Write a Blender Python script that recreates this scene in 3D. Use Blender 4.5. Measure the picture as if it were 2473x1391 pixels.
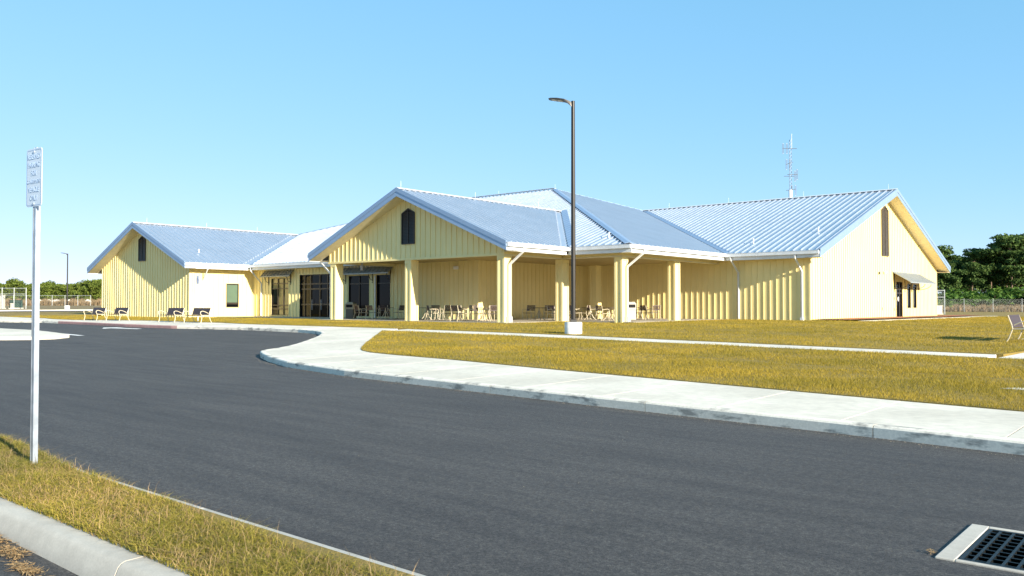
import bpy, bmesh, math, random
import numpy as np
from mathutils import Vector, Matrix
from mathutils.geometry import delaunay_2d_cdt
R = math.radians
scene = bpy.context.scene
for o in list(bpy.data.objects): bpy.data.objects.remove(o)
col = scene.collection

# ------------------------------------------------------------------ camera
cam_d = bpy.data.cameras.new('camera'); cam = bpy.data.objects.new('camera', cam_d); col.objects.link(cam)
CU, CV, CZ, YAW = 10.557, -37.084, 1.6, 0.70342
cam.location = (CU, CV, CZ); cam.rotation_euler = (math.pi/2 + 0.020363, 0, YAW)
cam_d.lens = 29.3424; cam_d.sensor_width = 36; cam_d.clip_start = 0.1; cam_d.clip_end = 6000
scene.camera = cam
scene.render.resolution_x = 1024; scene.render.resolution_y = 576

# ------------------------------------------------------------------ sky + sun
SUN = Vector((0.934, -0.155, 0.325)).normalized()
world = bpy.data.worlds.new('World'); scene.world = world; world.use_nodes = True
wn = world.node_tree.nodes; wl_ = world.node_tree.links
sky = wn.new('ShaderNodeTexSky'); sky.sky_type = 'NISHITA'; sky.sun_disc = False
sky.sun_elevation = math.asin(SUN.z); sky.sun_rotation = math.atan2(SUN.x, SUN.y)
sky.air_density = 0.8; sky.dust_density = 0.0; sky.ozone_density = 3.0; sky.altitude = 0
bg = wn['Background']; bg.inputs['Strength'].default_value = 0.10
# one even tone curve over the whole sky (the camera's own compression of the bright horizon)
sep = wn.new('ShaderNodeSeparateColor'); cmb = wn.new('ShaderNodeCombineColor'); wl_.new(sky.outputs[0], sep.inputs[0])
for i, (p_, k_) in enumerate(((.62, .68*.84), (.36, .84*.84), (.36, 1.06*.84))):
    a_ = wn.new('ShaderNodeMath'); a_.operation = 'MULTIPLY'; a_.inputs[1].default_value = .214; wl_.new(sep.outputs[i], a_.inputs[0])
    b_ = wn.new('ShaderNodeMath'); b_.operation = 'POWER'; b_.inputs[1].default_value = p_; wl_.new(a_.outputs[0], b_.inputs[0])
    c_ = wn.new('ShaderNodeMath'); c_.operation = 'MULTIPLY'; c_.inputs[1].default_value = k_*4.67; wl_.new(b_.outputs[0], c_.inputs[0]); wl_.new(c_.outputs[0], cmb.inputs[i])
wl_.new(cmb.outputs[0], bg.inputs['Color'])
sd = bpy.data.lights.new('sun', 'SUN'); sd.energy = 5.0; sd.angle = R(0.53); sd.color = (1.0, 0.90, 0.74)
so = bpy.data.objects.new('sun', sd); col.objects.link(so); so.location = (60, -30, 40)
so.rotation_euler = (-SUN).to_track_quat('-Z', 'Y').to_euler()
scene.view_settings.view_transform = 'Standard'; scene.view_settings.look = 'None'
scene.view_settings.exposure = 1.35; scene.view_settings.gamma = 1.0
scene.view_settings.use_curve_mapping = False
scene.render.engine = 'CYCLES'

# ------------------------------------------------------------------ materials
M = {}
def newmat(name):
    m = bpy.data.materials.new(name); m.use_nodes = True; M[name] = m
    nt = m.node_tree; return m, nt, nt.nodes['Principled BSDF']
def ramp_mix(nt, vec_scale, c1, c2, detail=4, lo=0.35, hi=0.65, rough=0.6, obj=True, scale3=None):
    n = nt.nodes; tc = n.new('ShaderNodeTexCoord'); nz = n.new('ShaderNodeTexNoise')
    nz.inputs['Scale'].default_value = vec_scale; nz.inputs['Detail'].default_value = detail; nz.inputs['Roughness'].default_value = rough
    src = None
    if scale3:
        mp = n.new('ShaderNodeMapping'); mp.inputs['Scale'].default_value = scale3
        g = n.new('ShaderNodeNewGeometry'); nt.links.new(g.outputs['Position'], mp.inputs[0]); src = mp.outputs[0]
    else:
        g = n.new('ShaderNodeNewGeometry'); src = g.outputs['Position']
    nt.links.new(src, nz.inputs['Vector'])
    rp = n.new('ShaderNodeValToRGB'); rp.color_ramp.elements[0].position = lo; rp.color_ramp.elements[1].position = hi
    rp.color_ramp.elements[0].color = (*c1, 1); rp.color_ramp.elements[1].color = (*c2, 1)
    nt.links.new(nz.outputs['Fac'], rp.inputs[0])
    return rp, nz
def mulmix(nt, a, b, fac=1.0, mode='MULTIPLY'):
    x = nt.nodes.new('ShaderNodeMix'); x.data_type = 'RGBA'; x.blend_type = mode; x.inputs['Factor'].default_value = fac
    nt.links.new(a, x.inputs['A']); nt.links.new(b, x.inputs['B']); return x.outputs['Result']
def bump(nt, bsdf, scale, strength, dist=0.01, detail=6):
    n = nt.nodes; g = n.new('ShaderNodeNewGeometry'); nz = n.new('ShaderNodeTexNoise')
    nz.inputs['Scale'].default_value = scale; nz.inputs['Detail'].default_value = detail
    nt.links.new(g.outputs['Position'], nz.inputs['Vector'])
    b = n.new('ShaderNodeBump'); b.inputs['Strength'].default_value = strength; b.inputs['Distance'].default_value = dist
    nt.links.new(nz.outputs['Fac'], b.inputs['Height']); nt.links.new(b.outputs[0], bsdf.inputs['Normal'])
def simple(name, c, rough=0.6, metal=0.0, var=0.06, vs=3.0, spec=None):
    m, nt, b = newmat(name)
    c1 = tuple(max(0, x*(1-var)) for x in c); c2 = tuple(min(1, x*(1+var)) for x in c)
    rp, _ = ramp_mix(nt, vs, c1, c2); nt.links.new(rp.outputs[0], b.inputs['Base Color'])
    b.inputs['Roughness'].default_value = rough; b.inputs['Metallic'].default_value = metal
    if spec is not None: b.inputs['Specular IOR Level'].default_value = spec
    return m
def two_tone(name, scales, cols, rough=0.85, bmp=None):
    m, nt, b = newmat(name); out = None
    for (s, s3), (c1, c2, lo, hi) in zip(scales, cols):
        rp, _ = ramp_mix(nt, s, c1, c2, lo=lo, hi=hi, scale3=s3)
        out = rp.outputs[0] if out is None else mulmix(nt, out, rp.outputs[0])
    nt.links.new(out, b.inputs['Base Color']); b.inputs['Roughness'].default_value = rough
    if bmp: bump(nt, b, *bmp)
    return m
W1 = (1, 1, 1)
two_tone('asphalt', [(0.22, (.6, 3, 1)), (95, None), (1.6, (0.25, 2.2, 1)), (14, None), (38, None), (.8, None)],
         [((.051, .048, .048), (.071, .067, .066), .3, .7), ((.30, .30, .31), (1.65, 1.63, 1.58), .32, .70), ((.76, .76, .78), (1.12, 1.12, 1.10), .36, .62), ((.74, .74, .76), (1.16, 1.16, 1.14), .40, .60), ((.60, .60, .61), (1.3, 1.3, 1.28), .40, .62), ((.80, .80, .80), (1.0, 1.0, 1.0), .30, .40)], .80, (150, .5, .008, 3))
two_tone('concrete', [(0.5, None), (6, None), (70, None)],
         [((.57, .53, .45), (.70, .655, .565), .36, .62), ((.86, .86, .86), (1.04, 1.04, 1.03), .3, .7), ((.94, .94, .94), (1.03, 1.03, 1.03), .3, .7)], .85, (120, .15, .003))
two_tone('kerb_concrete', [(0.9, None), (2.4, (1, 1, 3)), (30, None)],
         [((.66, .62, .54), (.80, .75, .66), .3, .7), ((.42, .43, .44), (.98, .98, .97), .36, .48), ((.85, .85, .85), (1.05, 1.05, 1.05), .3, .7)], .88, (90, .25, .004))
two_tone('kerb_red', [(4, None), (40, None)], [((.36, .19, .18), (.44, .27, .25), .3, .7), ((.8, .8, .8), (1.1, 1.1, 1.1), .3, .7)], .8)
two_tone('lawn_soil', [(0.35, (.4, 1, 1)), (5, None), (45, None)],
         [((.215, .15, .03), (.265, .185, .04), .35, .65), ((.86, .88, .84), (1.1, 1.08, 1.0), .3, .7), ((.7, .7, .7), (1.15, 1.15, 1.15), .3, .7)], .95, (60, .6, .03))
two_tone('field', [(0.06, None), (1.2, None), (9, None)],
         [((.17, .125, .05), (.24, .17, .06), .35, .65), ((.75, .75, .75), (1.15, 1.12, 1.05), .3, .7), ((.7, .7, .7), (1.2, 1.2, 1.2), .3, .7)], .95)
two_tone('mulch', [(9, None), (40, None)], [((.22, .07, .03), (.34, .13, .06), .35, .65), ((.5, .5, .5), (1.3, 1.3, 1.3), .3, .7)], .95, (40, .8, .03))
two_tone('sand', [(2, None)], [((.62, .58, .5), (.75, .72, .66), .3, .7)], .95)
two_tone('patio_concrete', [(.6, None), (8, None)], [((.32, .28, .22), (.40, .36, .28), .3, .7), ((.9, .9, .9), (1.05, 1.05, 1.05), .3, .7)], .85)
def wall_mat():
    m, nt, b = newmat('wall_yellow')
    rp, _ = ramp_mix(nt, .6, (.76, .645, .305), (.81, .69, .335), lo=.3, hi=.7)
    rp2, _ = ramp_mix(nt, 3, (.965, .96, .95), (1.01, 1.01, 1.01), lo=.3, hi=.62, scale3=(1.2, 1.2, .22))
    nt.links.new(mulmix(nt, rp.outputs[0], rp2.outputs[0]), b.inputs['Base Color'])
    b.inputs['Roughness'].default_value = .55
wall_mat()
simple('soffit', (.66, .60, .42), .6)
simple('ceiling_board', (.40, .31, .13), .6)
def roof_mat(name, c, metal, rough):
    m, nt, b = newmat(name)
    rp, _ = ramp_mix(nt, .5, tuple(x*.95 for x in c), tuple(min(1, x*1.04) for x in c), lo=.3, hi=.7, scale3=(1, 1, 1))
    nt.links.new(rp.outputs[0], b.inputs['Base Color']); b.inputs['Metallic'].default_value = metal
    rr, _ = ramp_mix(nt, 1.7, (rough-.05,)*3, (rough+.06,)*3, lo=.3, hi=.7); nt.links.new(rr.outputs[0], b.inputs['Roughness'])
roof_mat('roof_metal', (.59, .63, .70), .78, .36)
roof_mat('trim_metal', (.27, .37, .52), .45, .42)
simple('gutter', (.64, .66, .68), .4, .1)
simple('bronze', (.035, .026, .022), .4, .3)
simple('louver_brown', (.075, .06, .045), .5, .2)
simple('pole_bronze', (.026, .024, .022), .42, .4)
simple('glass', (.004, .005, .006), .03, 0, .0, 3, .12)
simple('blind_green', (.07, .115, .075), .5)
simple('blind_tan', (.30, .26, .12), .35)
simple('glass_yellow_reflection', (.20, .165, .06), .12, 0, .1, 2, .6)  # panes with the yellow reflection of the porch put into the base colour
simple('wood_red', (.42, .16, .09), .5)
simple('cream_metal', (.52, .45, .31), .4)
simple('brown_slat', (.045, .026, .025), .5)
simple('white_paint', (.80, .80, .79), .55)
simple('road_paint', (.74, .74, .72), .8, 0, .15, 6)
simple('galv', (.42, .47, .53), .38, .6, .15, 8)
simple('sign_face', (.56, .65, .76), .45, 0, .03)
simple('sign_blue', (.36, .48, .66), .4)
simple('mast_steel', (.20, .25, .32), .5, .4)
simple('sign_pale', (.50, .53, .60), .45)
simple('sign_navy', (.05, .10, .30), .4)
simple('awning', (.30, .31, .30), .45, .5)
simple('awning_bright', (.33, .36, .38), .45, .4)
simple('iron', (.018, .02, .02), .45, .7, .3, 20)
simple('dark', (.01, .01, .01), .9)
simple('bin_tan', (.40, .33, .22), .6)
simple('bin_white', (.48, .46, .40), .5)
simple('bin_brown', (.14, .11, .08), .5)
simple('cabinet_green', (.035, .07, .055), .5)
simple('bark', (.16, .11, .075), .9, 0, .3, 4)
simple('twig', (.30, .25, .16), .9, 0, .3, 9)
simple('lens', (.45, .42, .28), .3)
def leaf_mat(name, c1, c2, trans=.25):
    m, nt, b = newmat(name); n = nt.nodes
    g = n.new('ShaderNodeNewGeometry'); rp = n.new('ShaderNodeValToRGB')
    rp.color_ramp.elements[0].color = (*c1, 1); rp.color_ramp.elements[1].color = (*c2, 1)
    nt.links.new(g.outputs['Random Per Island'], rp.inputs[0])
    r2, _ = ramp_mix(nt, .35, (.72, .78, .75), (1.2, 1.15, 1.05), lo=.35, hi=.65)
    nt.links.new(mulmix(nt, rp.outputs[0], r2.outputs[0]), b.inputs['Base Color'])
    b.inputs['Roughness'].default_value = .7; b.inputs['Specular IOR Level'].default_value = .2
    t = n.new('ShaderNodeBsdfTranslucent'); nt.links.new(rp.outputs[0], t.inputs['Color'])
    mx = n.new('ShaderNodeMixShader'); mx.inputs[0].default_value = trans
    nt.links.new(b.outputs[0], mx.inputs[1]); nt.links.new(t.outputs[0], mx.inputs[2])
    nt.links.new(mx.outputs[0], n['Material Output'].inputs[0])
leaf_mat('grass_dry', (.205, .160, .014), (.42, .305, .046), .33)
leaf_mat('grass_mix', (.11, .125, .012), (.48, .37, .085), .3)
leaf_mat('pine_leaf', (.034, .078, .022), (.115, .175, .045), .3)
leaf_mat('broad_leaf', (.075, .11, .018), (.17, .21, .04), .3)
leaf_mat('shrub_leaf', (.04, .10, .015), (.11, .19, .035), .3)
leaf_mat('weed', (.16, .11, .07), (.30, .22, .13), .2)
leaf_mat('straw', (.22, .14, .07), (.40, .28, .15), .1)
def chain_mat():
    m, nt, b = newmat('chain_link'); n = nt.nodes
    b.inputs['Base Color'].default_value = (.25, .27, .27, 1); b.inputs['Metallic'].default_value = .5; b.inputs['Roughness'].default_value = .5
    g = n.new('ShaderNodeNewGeometry'); sep = n.new('ShaderNodeSeparateXYZ'); nt.links.new(g.outputs['Position'], sep.inputs[0])
    def math_(op, a, bb=None, v=None):
        x = n.new('ShaderNodeMath'); x.operation = op; nt.links.new(a, x.inputs[0])
        if bb is not None: nt.links.new(bb, x.inputs[1])
        if v is not None: x.inputs[1].default_value = v
        return x.outputs[0]
    h = math_('SUBTRACT', sep.outputs[0], sep.outputs[1])
    outs = []
    for op in ('ADD', 'SUBTRACT'):
        s = math_('MULTIPLY', math_(op, h, sep.outputs[2]), v=14.0); fr = math_('FRACT', s); outs.append(math_('LESS_THAN', fr, v=.035))
    a = math_('MAXIMUM', outs[0], outs[1])
    tr = n.new('ShaderNodeBsdfTransparent'); mx = n.new('ShaderNodeMixShader')
    nt.links.new(a, mx.inputs[0]); nt.links.new(tr.outputs[0], mx.inputs[1]); nt.links.new(b.outputs[0], mx.inputs[2])
    nt.links.new(mx.outputs[0], n['Material Output'].inputs[0])
chain_mat()

# ------------------------------------------------------------------ helpers
def link(name, me, parent=None, loc=None):
    o = bpy.data.objects.new(name, me); col.objects.link(o)
    if loc is not None: o.location = loc
    if parent is not None: attach(o, parent)
    return o
def attach(o, parent):
    o.parent = parent
    if parent.get('_base'):
        b = parent['_base']; o.matrix_parent_inverse = Matrix.Translation((-b[0], -b[1], -b[2]))
def empty(name, loc, world_children=True):
    o = bpy.data.objects.new(name, None); col.objects.link(o); o.location = loc; o.empty_display_size = .2
    if world_children: o['_base'] = list(loc)
    return o
def tag(o, label=None, cat=None, group=None, kind=None):
    if label: o['label'] = label
    if cat: o['category'] = cat
    if group: o['group'] = group
    if kind: o['kind'] = kind
    return o
class MB:
    def __init__(s): s.v = []; s.f = []
    def add(s, vs, fs):
        b = len(s.v); s.v += [tuple(map(float, p)) for p in vs]; s.f += [tuple(b+i for i in f) for f in fs]; return s
    def box(s, x0, x1, y0, y1, z0, z1):
        return s.add([(x0,y0,z0),(x1,y0,z0),(x1,y1,z0),(x0,y1,z0),(x0,y0,z1),(x1,y0,z1),(x1,y1,z1),(x0,y1,z1)],
                     [(3,2,1,0),(4,5,6,7),(0,1,5,4),(1,2,6,5),(2,3,7,6),(3,0,4,7)])
    def prism(s, pts, d):          # polygon (3-D points) extruded by vector d
        n = len(pts); d = Vector(d); a = [Vector(p) for p in pts]; b = [p+d for p in a]
        return s.add(a+b, [tuple(range(n))[::-1], tuple(range(n, 2*n))] + [(i, (i+1) % n, n+(i+1) % n, n+i) for i in range(n)])
    def bar(s, p, q, w, h, up=(0,0,1)):   # rectangular bar from p to q
        p = Vector(p); q = Vector(q); d = (q-p).normalized(); up = Vector(up)
        if abs(d.dot(up)) > .98: up = Vector((1,0,0))
        x = d.cross(up).normalized()*(w/2); y = x.cross(d).normalized()*(h/2)
        vs = [p-x-y, p+x-y, p+x+y, p-x+y, q-x-y, q+x-y, q+x+y, q-x+y]
        return s.add(vs, [(3,2,1,0),(4,5,6,7),(0,1,5,4),(1,2,6,5),(2,3,7,6),(3,0,4,7)])
    def tube(s, pts, r, n=8, r2=None, cap=True):
        pts = [Vector(p) for p in pts]; N = len(pts); vs = []; fs = []
        rs = r if isinstance(r, (list, tuple)) else [r + ((r2 if r2 is not None else r)-r)*i/max(1, N-1) for i in range(N)]
        d0 = (pts[1]-pts[0]).normalized(); ref = Vector((0,0,1)) if abs(d0.z) < .9 else Vector((1,0,0))
        x = d0.cross(ref).normalized()
        for i in range(N):
            d = (pts[min(i+1, N-1)]-pts[max(i-1, 0)]).normalized()
            x = (x - d*x.dot(d)).normalized(); y = d.cross(x)
            for k in range(n):
                a = 2*math.pi*k/n; vs.append(pts[i]+(x*math.cos(a)+y*math.sin(a))*rs[i])
        for i in range(N-1):
            for k in range(n): fs.append((i*n+k, i*n+(k+1) % n, (i+1)*n+(k+1) % n, (i+1)*n+k))
        if cap: fs += [tuple(range(n))[::-1], tuple(range((N-1)*n, N*n))]
        return s.add(vs, fs)
    def lathe(s, prof, n=24, c=(0,0)):
        vs = []; fs = []; N = len(prof)
        for r, z in prof:
            for k in range(n): a = 2*math.pi*k/n; vs.append((c[0]+r*math.cos(a), c[1]+r*math.sin(a), z))
        for i in range(N-1):
            for k in range(n): fs.append((i*n+k, i*n+(k+1) % n, (i+1)*n+(k+1) % n, (i+1)*n+k))
        fs += [tuple(range(n))[::-1], tuple(range((N-1)*n, N*n))]
        return s.add(vs, fs)
    def mesh(s, name, mat, smooth=False):
        me = bpy.data.meshes.new(name); me.from_pydata(s.v, [], s.f); me.materials.append(M[mat])
        if smooth:
            me.polygons.foreach_set('use_smooth', [True]*len(me.polygons))
            try: me.set_sharp_from_angle(angle=R(40))
            except Exception: pass
        me.update(); return me
    def build(s, name, mat, parent=None, smooth=False, bev=0, loc=None):
        o = link(name, s.mesh(name, mat, smooth), parent, loc)
        if bev:
            m = o.modifiers.new('bevel', 'BEVEL'); m.width = bev; m.segments = 2; m.limit_method = 'ANGLE'
        return o
def clip(poly, a, b, c):           # keep a*x+b*y <= c   (2-D polygon)
    out = []
    for i in range(len(poly)):
        p = poly[i]; q = poly[(i+1) % len(poly)]
        dp = a*p[0]+b*p[1]-c; dq = a*q[0]+b*q[1]-c
        if dp <= 0: out.append(p)
        if (dp < 0 < dq) or (dq < 0 < dp):
            t = dp/(dp-dq); out.append((p[0]+t*(q[0]-p[0]), p[1]+t*(q[1]-p[1])))
    return out
def inside(poly, x, y):
    c = False; n = len(poly)
    for i in range(n):
        x1, y1 = poly[i]; x2, y2 = poly[(i+1) % n]
        if (y1 > y) != (y2 > y) and x < (x2-x1)*(y-y1)/(y2-y1)+x1: c = not c
    return c

# ------------------------------------------------------------------ terrain (finished ground level)
def I(u, xs, ys): return np.interp(u, xs, ys)
def G(u, v):
    u = np.asarray(u, float); v = np.asarray(v, float)
    a = I(u, [-150,-110,-60,-45,-32,-25,-18,-13,-8.5,-3.5,2,6.3,14,40], [1.3,1.0,.62,.575,.575,.57,.555,.52,.48,.42,.35,.295,.22,.15])
    b = I(u, [-150,-110,-60,-17,-8,4.5,20], [1.4,1.05,.66,.66,.62,.45,.35])
    c = I(u, [-150,-107,-65,-7,0,12,40], [1.5,1.06,.72,.68,.62,.5,.4])
    d = I(u, [-200,-150,-100,-60,0,40], [1.5,1.5,1.2,.75,.55,.4])
    e = I(u, [-150,-60,-30,40], [.6,.3,.15,.15])
    g = np.where(v <= -40, .15, np.where(v <= -26, .15+(e-.15)*(v+40)/14,
        np.where(v <= -13, e+(a-e)*(np.clip((v+26)/13, 0, 1))**1.25,
        np.where(v <= -4, a+(b-a)*(v+13)/9, np.where(v <= 12, b+(c-b)*(v+4)/16, np.where(v <= 60, c+(d-c)*(v-12)/48, d))))))
    return g
def gz(u, v): return float(G(u, v))
def sheet(name, poly, off, step, mat, holes=(), parent=None, skirt=0.0):
    """a ground sheet over a plan polygon that follows the terrain"""
    xs = [p[0] for p in poly]; ys = [p[1] for p in poly]
    verts = []; edges = []
    def ring(pl):
        b = len(verts); pts = []
        for i in range(len(pl)):
            p = Vector(pl[i]); q = Vector(pl[(i+1) % len(pl)]); n = max(1, int((q-p).length/step))
            pts += [p.lerp(q, k/n) for k in range(n)]
        verts.extend(pts); n = len(pts); edges.extend([(b+i, b+(i+1) % n) for i in range(n)])
    ring(poly)
    for h in holes: ring(h)
    x = min(xs)+step*.5
    while x < max(xs):
        y = min(ys)+step*.5
        while y < max(ys):
            if inside(poly, x, y) and not any(inside(h, x, y) for h in holes): verts.append(Vector((x, y)))
            y += step
        x += step
    r = delaunay_2d_cdt(verts, edges, [], 0, 1e-4)
    V = r[0]; F = []
    for f in r[2]:
        cx = sum(V[i].x for i in f)/len(f); cy = sum(V[i].y for i in f)/len(f)
        if inside(poly, cx, cy) and not any(inside(h, cx, cy) for h in holes): F.append(tuple(f))
    z = G([p.x for p in V], [p.y for p in V])+off
    me = bpy.data.meshes.new(name); me.from_pydata([(p.x, p.y, float(zz)) for p, zz in zip(V, z)], [], F)
    bm = bmesh.new(); bm.from_mesh(me)
    for f in bm.faces:
        if f.normal.z < 0: f.normal_flip()
    if skirt:
        be = [e for e in bm.edges if e.is_boundary]
        ex = bmesh.ops.extrude_edge_only(bm, edges=be)
        for g in ex['geom']:
            if isinstance(g, bmesh.types.BMVert): g.co.z -= skirt
        bmesh.ops.recalc_face_normals(bm, faces=bm.faces)
        up = sum(f.normal.z*f.calc_area() for f in bm.faces)
        if up < 0:
            for f in bm.faces: f.normal_flip()
    bm.to_mesh(me); bm.free()
    me.materials.append(M[mat]); return link(name, me, parent)

# ------------------------------------------------------------------ the setting
# far ground in one sheet to the horizon
def build_ground():
    us = np.concatenate([[-3000,-1500,-800,-400,-250], np.arange(-200, 60, 6), [60,100,200,400,900,2500]])
    vs = np.concatenate([[-2500,-900,-300,-120], np.arange(-80, 130, 6), [130,180,260,400,800,1500,3500]])
    U, Vv = np.meshgrid(us, vs, indexing='ij'); Z = G(U, Vv)
    near = (U > -97) & (U < 42) & (Vv > -72) & (Vv < 8)
    Z = np.where(near, Z-.45, Z-.03)
    n, m = U.shape; verts = np.stack([U, Vv, Z], -1).reshape(-1, 3).tolist()
    F = [(i*m+j, (i+1)*m+j, (i+1)*m+j+1, i*m+j+1) for i in range(n-1) for j in range(m-1)]
    me = bpy.data.meshes.new('ground'); me.from_pydata(verts, [], F); me.materials.append(M['field'])
    tag(link('ground', me), kind='structure')
build_ground()
GR = (9.16, 10.14, -31.31, -30.27)           # storm drain opening in the road
road_poly = [(-95,-70),(40,-70),(40,-11),(-95,-11)]
road = tag(sheet('road', road_poly, -.15, 1.5, 'asphalt', holes=[[(GR[0],GR[2]),(GR[1],GR[2]),(GR[1],GR[3]),(GR[0],GR[3])]]), kind='structure')

# sidewalk along the road, widening into the apron at the drop-off loop
outer = [(30,-28.2),(16,-27.3),(8.95,-26.76),(6.8,-26.5),(3.0,-26.12),(-.53,-25.7),(-4.4,-25.25),(-7.53,-24.6),(-9.6,-23.8),(-10.93,-23.15),(-11.65,-22.7),(-12.0,-22.25),(-12.2,-21.8),(-12.6,-21.2),
         (-13.3,-20.3),(-14.74,-18.75),(-16.4,-17.05),(-17.6,-16.0),(-18.6,-15.3),(-20.0,-14.72),(-21.3,-14.48),(-23.5,-14.4),(-26,-14.36),(-29.5,-14.6),(-32,-14.95),(-37.2,-14.95),(-44,-14.55),(-50.6,-14.46),(-54,-15.3),(-62,-16.3),(-92,-17)]
inner = [(30,-25.6),(16,-24.9),(8.52,-24.03),(5.76,-23.6),(2.82,-23.12),(-.97,-22.55),(-4.29,-21.95),(-6.8,-21.66),(-8.0,-21.45),(-8.8,-21.1),(-9.3,-20.75),(-10.25,-19.9),(-11.2,-19.0),(-13.96,-16.24),(-16.6,-13.62)]
def offset_line(pl, d):
    out = []
    for i, p in enumerate(pl):
        a = Vector(pl[max(i-1, 0)]); b = Vector(pl[min(i+1, len(pl)-1)]); t = (b-a).normalized()
        out.append((p[0]+t.y*d, p[1]-t.x*d))      # to the right of travel
    return out
kerb_in = offset_line(outer, .15)
def strip_kerb(name, line_out, line_in, i0, i1, mat, parent, drop=.22):
    """kerb segment with a rounded nose, following the ground"""
    vs = []; fs = []
    K = 6
    for i in range(i0, i1+1):
        o = Vector(line_out[i]); n_ = Vector(line_in[i])
        zo = gz(*o); zi = gz(*n_)
        prof = [(0.0, -drop), (0.0, -.03), (.12, -.008), (.3, .002), (1.0, .002), (1.0, -drop)]
        for t, dz in prof:
            p = o.lerp(n_, t); vs.append((p.x, p.y, zo+(zi-zo)*t+dz))
    for i in range(i1-i0):
        for k in range(K): a = i*K+k; b = i*K+(k+1) % K; fs.append((a, b, b+K, a+K))
    fs += [tuple(range(K)), tuple(range((i1-i0)*K, (i1-i0+1)*K))[::-1]]
    m = MB(); m.add(vs, fs); o = m.build(name, mat, parent)
    bm = bmesh.new(); bm.from_mesh(o.data); bmesh.ops.recalc_face_normals(bm, faces=bm.faces); bm.to_mesh(o.data); bm.free()
    return o
def densify(pl, step):
    out = []
    for i in range(len(pl)-1):
        p = Vector(pl[i]); q = Vector(pl[i+1]); n = max(1, int((q-p).length/step))
        out += [tuple(p.lerp(q, k/n)) for k in range(n)]
    return out+[tuple(pl[-1])]
def kerb_run(name, line, step_len, red=None, d=.15):
    L = densify(line, .45); Li = offset_line(L, d)
    root = tag(empty(name, (*L[len(L)//2], gz(*L[len(L)//2]))), kind='structure')
    acc = 0; i0 = 0
    for i in range(1, len(L)):
        acc += (Vector(L[i])-Vector(L[i-1])).length
        if acc >= step_len or i == len(L)-1:
            # leave a dark 12 mm joint
            a = list(L[i0:i+1]); b = list(Li[i0:i+1])
            e = .012/max(.012, (Vector(a[-1])-Vector(a[-2])).length)
            a[-1] = tuple(Vector(a[-1]).lerp(Vector(a[-2]), e)); b[-1] = tuple(Vector(b[-1]).lerp(Vector(b[-2]), e))
            is_red = red and red[0] < a[len(a)//2][0] < red[1] and a[0][1] > -20
            strip_kerb('kerb_stone', a, b, 0, len(a)-1, 'kerb_red' if is_red else 'kerb_concrete', root)
            acc = 0; i0 = i
    return root
kerb_run('kerb', outer, 3.0, red=(-48, -32))
walk = tag(empty('sidewalk', (-4, -23, .2)), kind='structure')
def slab_cells(poly, cuts, parent, off=0.0, mat='concrete', gap=.012, step=.7):
    """cut a plan polygon by straight joints (a,b,c0,c1) and lay every piece as its own slab"""
    for (a, b, c0, c1) in cuts:
        p = clip(clip(poly, a, b, c1-gap/2), -a, -b, -(c0+gap/2))
        if len(p) >= 3 and abs(sum(p[i][0]*p[(i+1) % len(p)][1]-p[(i+1) % len(p)][0]*p[i][1] for i in range(len(p)))) > .05:
            sheet('slab', p, off, step, mat, parent=parent, skirt=.2)
# straight run: quads between the kerb and the lawn
us_cut = [30, 20, 14, 10.6, 8.75, 6.9, 5.1, 3.03, 1.2, -.7, -2.6, -4.4, -6.2, -7.8]
def on_line(pl, u):
    for i in range(len(pl)-1):
        a, b = pl[i], pl[i+1]
        if min(a[0], b[0]) <= u <= max(a[0], b[0]): t = (u-a[0])/(b[0]-a[0]); return (u, a[1]+t*(b[1]-a[1]))
for a, b in zip(us_cut[:-1], us_cut[1:]):
    g = .008
    p = [on_line(kerb_in, a-g), on_line(inner, a-g)] + [q for q in inner if b+g < q[0] < a-g] + [on_line(inner, b+g), on_line(kerb_in, b+g)] + [q for q in kerb_in[::-1] if b+g < q[0] < a-g]
    sheet('slab', p, 0, .6, 'concrete', parent=walk, skirt=.2)
# apron: from u=-7.8 round the bull-nose and up to the long walk
ap = [q for q in kerb_in if q[0] < -7.8 and q[1] < -14.0 and q[0] > -21]
ai = [q for q in inner if q[0] < -7.8]
apron = [on_line(kerb_in, -7.81)] + ap + [(-21.3,-12.35),(-17.0,-12.35),(-16.2,-13.75)] + ai[::-1][1:] + [on_line(inner, -7.81)]
# joints square to the apron's run (direction -1,1)
sheet('slab', [p for p in apron], 0, .5, 'concrete', parent=walk, skirt=.2)
# long walk along the drop-off loop, cut every 2.2 m
kl = [q for q in kerb_in if q[0] <= -21.2]
back = [(-21.3,-12.35),(-28.8,-12.3),(-32.7,-11.6),(-41,-11.3),(-46.5,-11.7),(-48.8,-13.1),(-52.6,-13.0),(-56,-12.2),(-62,-12.2),(-92,-12.6)]
cuts = [-21.31-2.2*k for k in range(33)]
for a, b in zip(cuts[:-1], cuts[1:]):
    A_, B_ = on_line(kl, a-.006), on_line(kl, b+.006); C_, D_ = on_line(back, b+.006), on_line(back, a-.006)
    if None in (A_, B_, C_, D_): continue
    p = [A_] + [q for q in kl if b+.006 < q[0] < a-.006] + [B_, C_] + [q for q in back[::-1] if b+.006 < q[0] < a-.006] + [D_]
    sheet('slab', p[::-1], 0, 1.2, 'concrete', parent=walk, skirt=.2)
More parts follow.
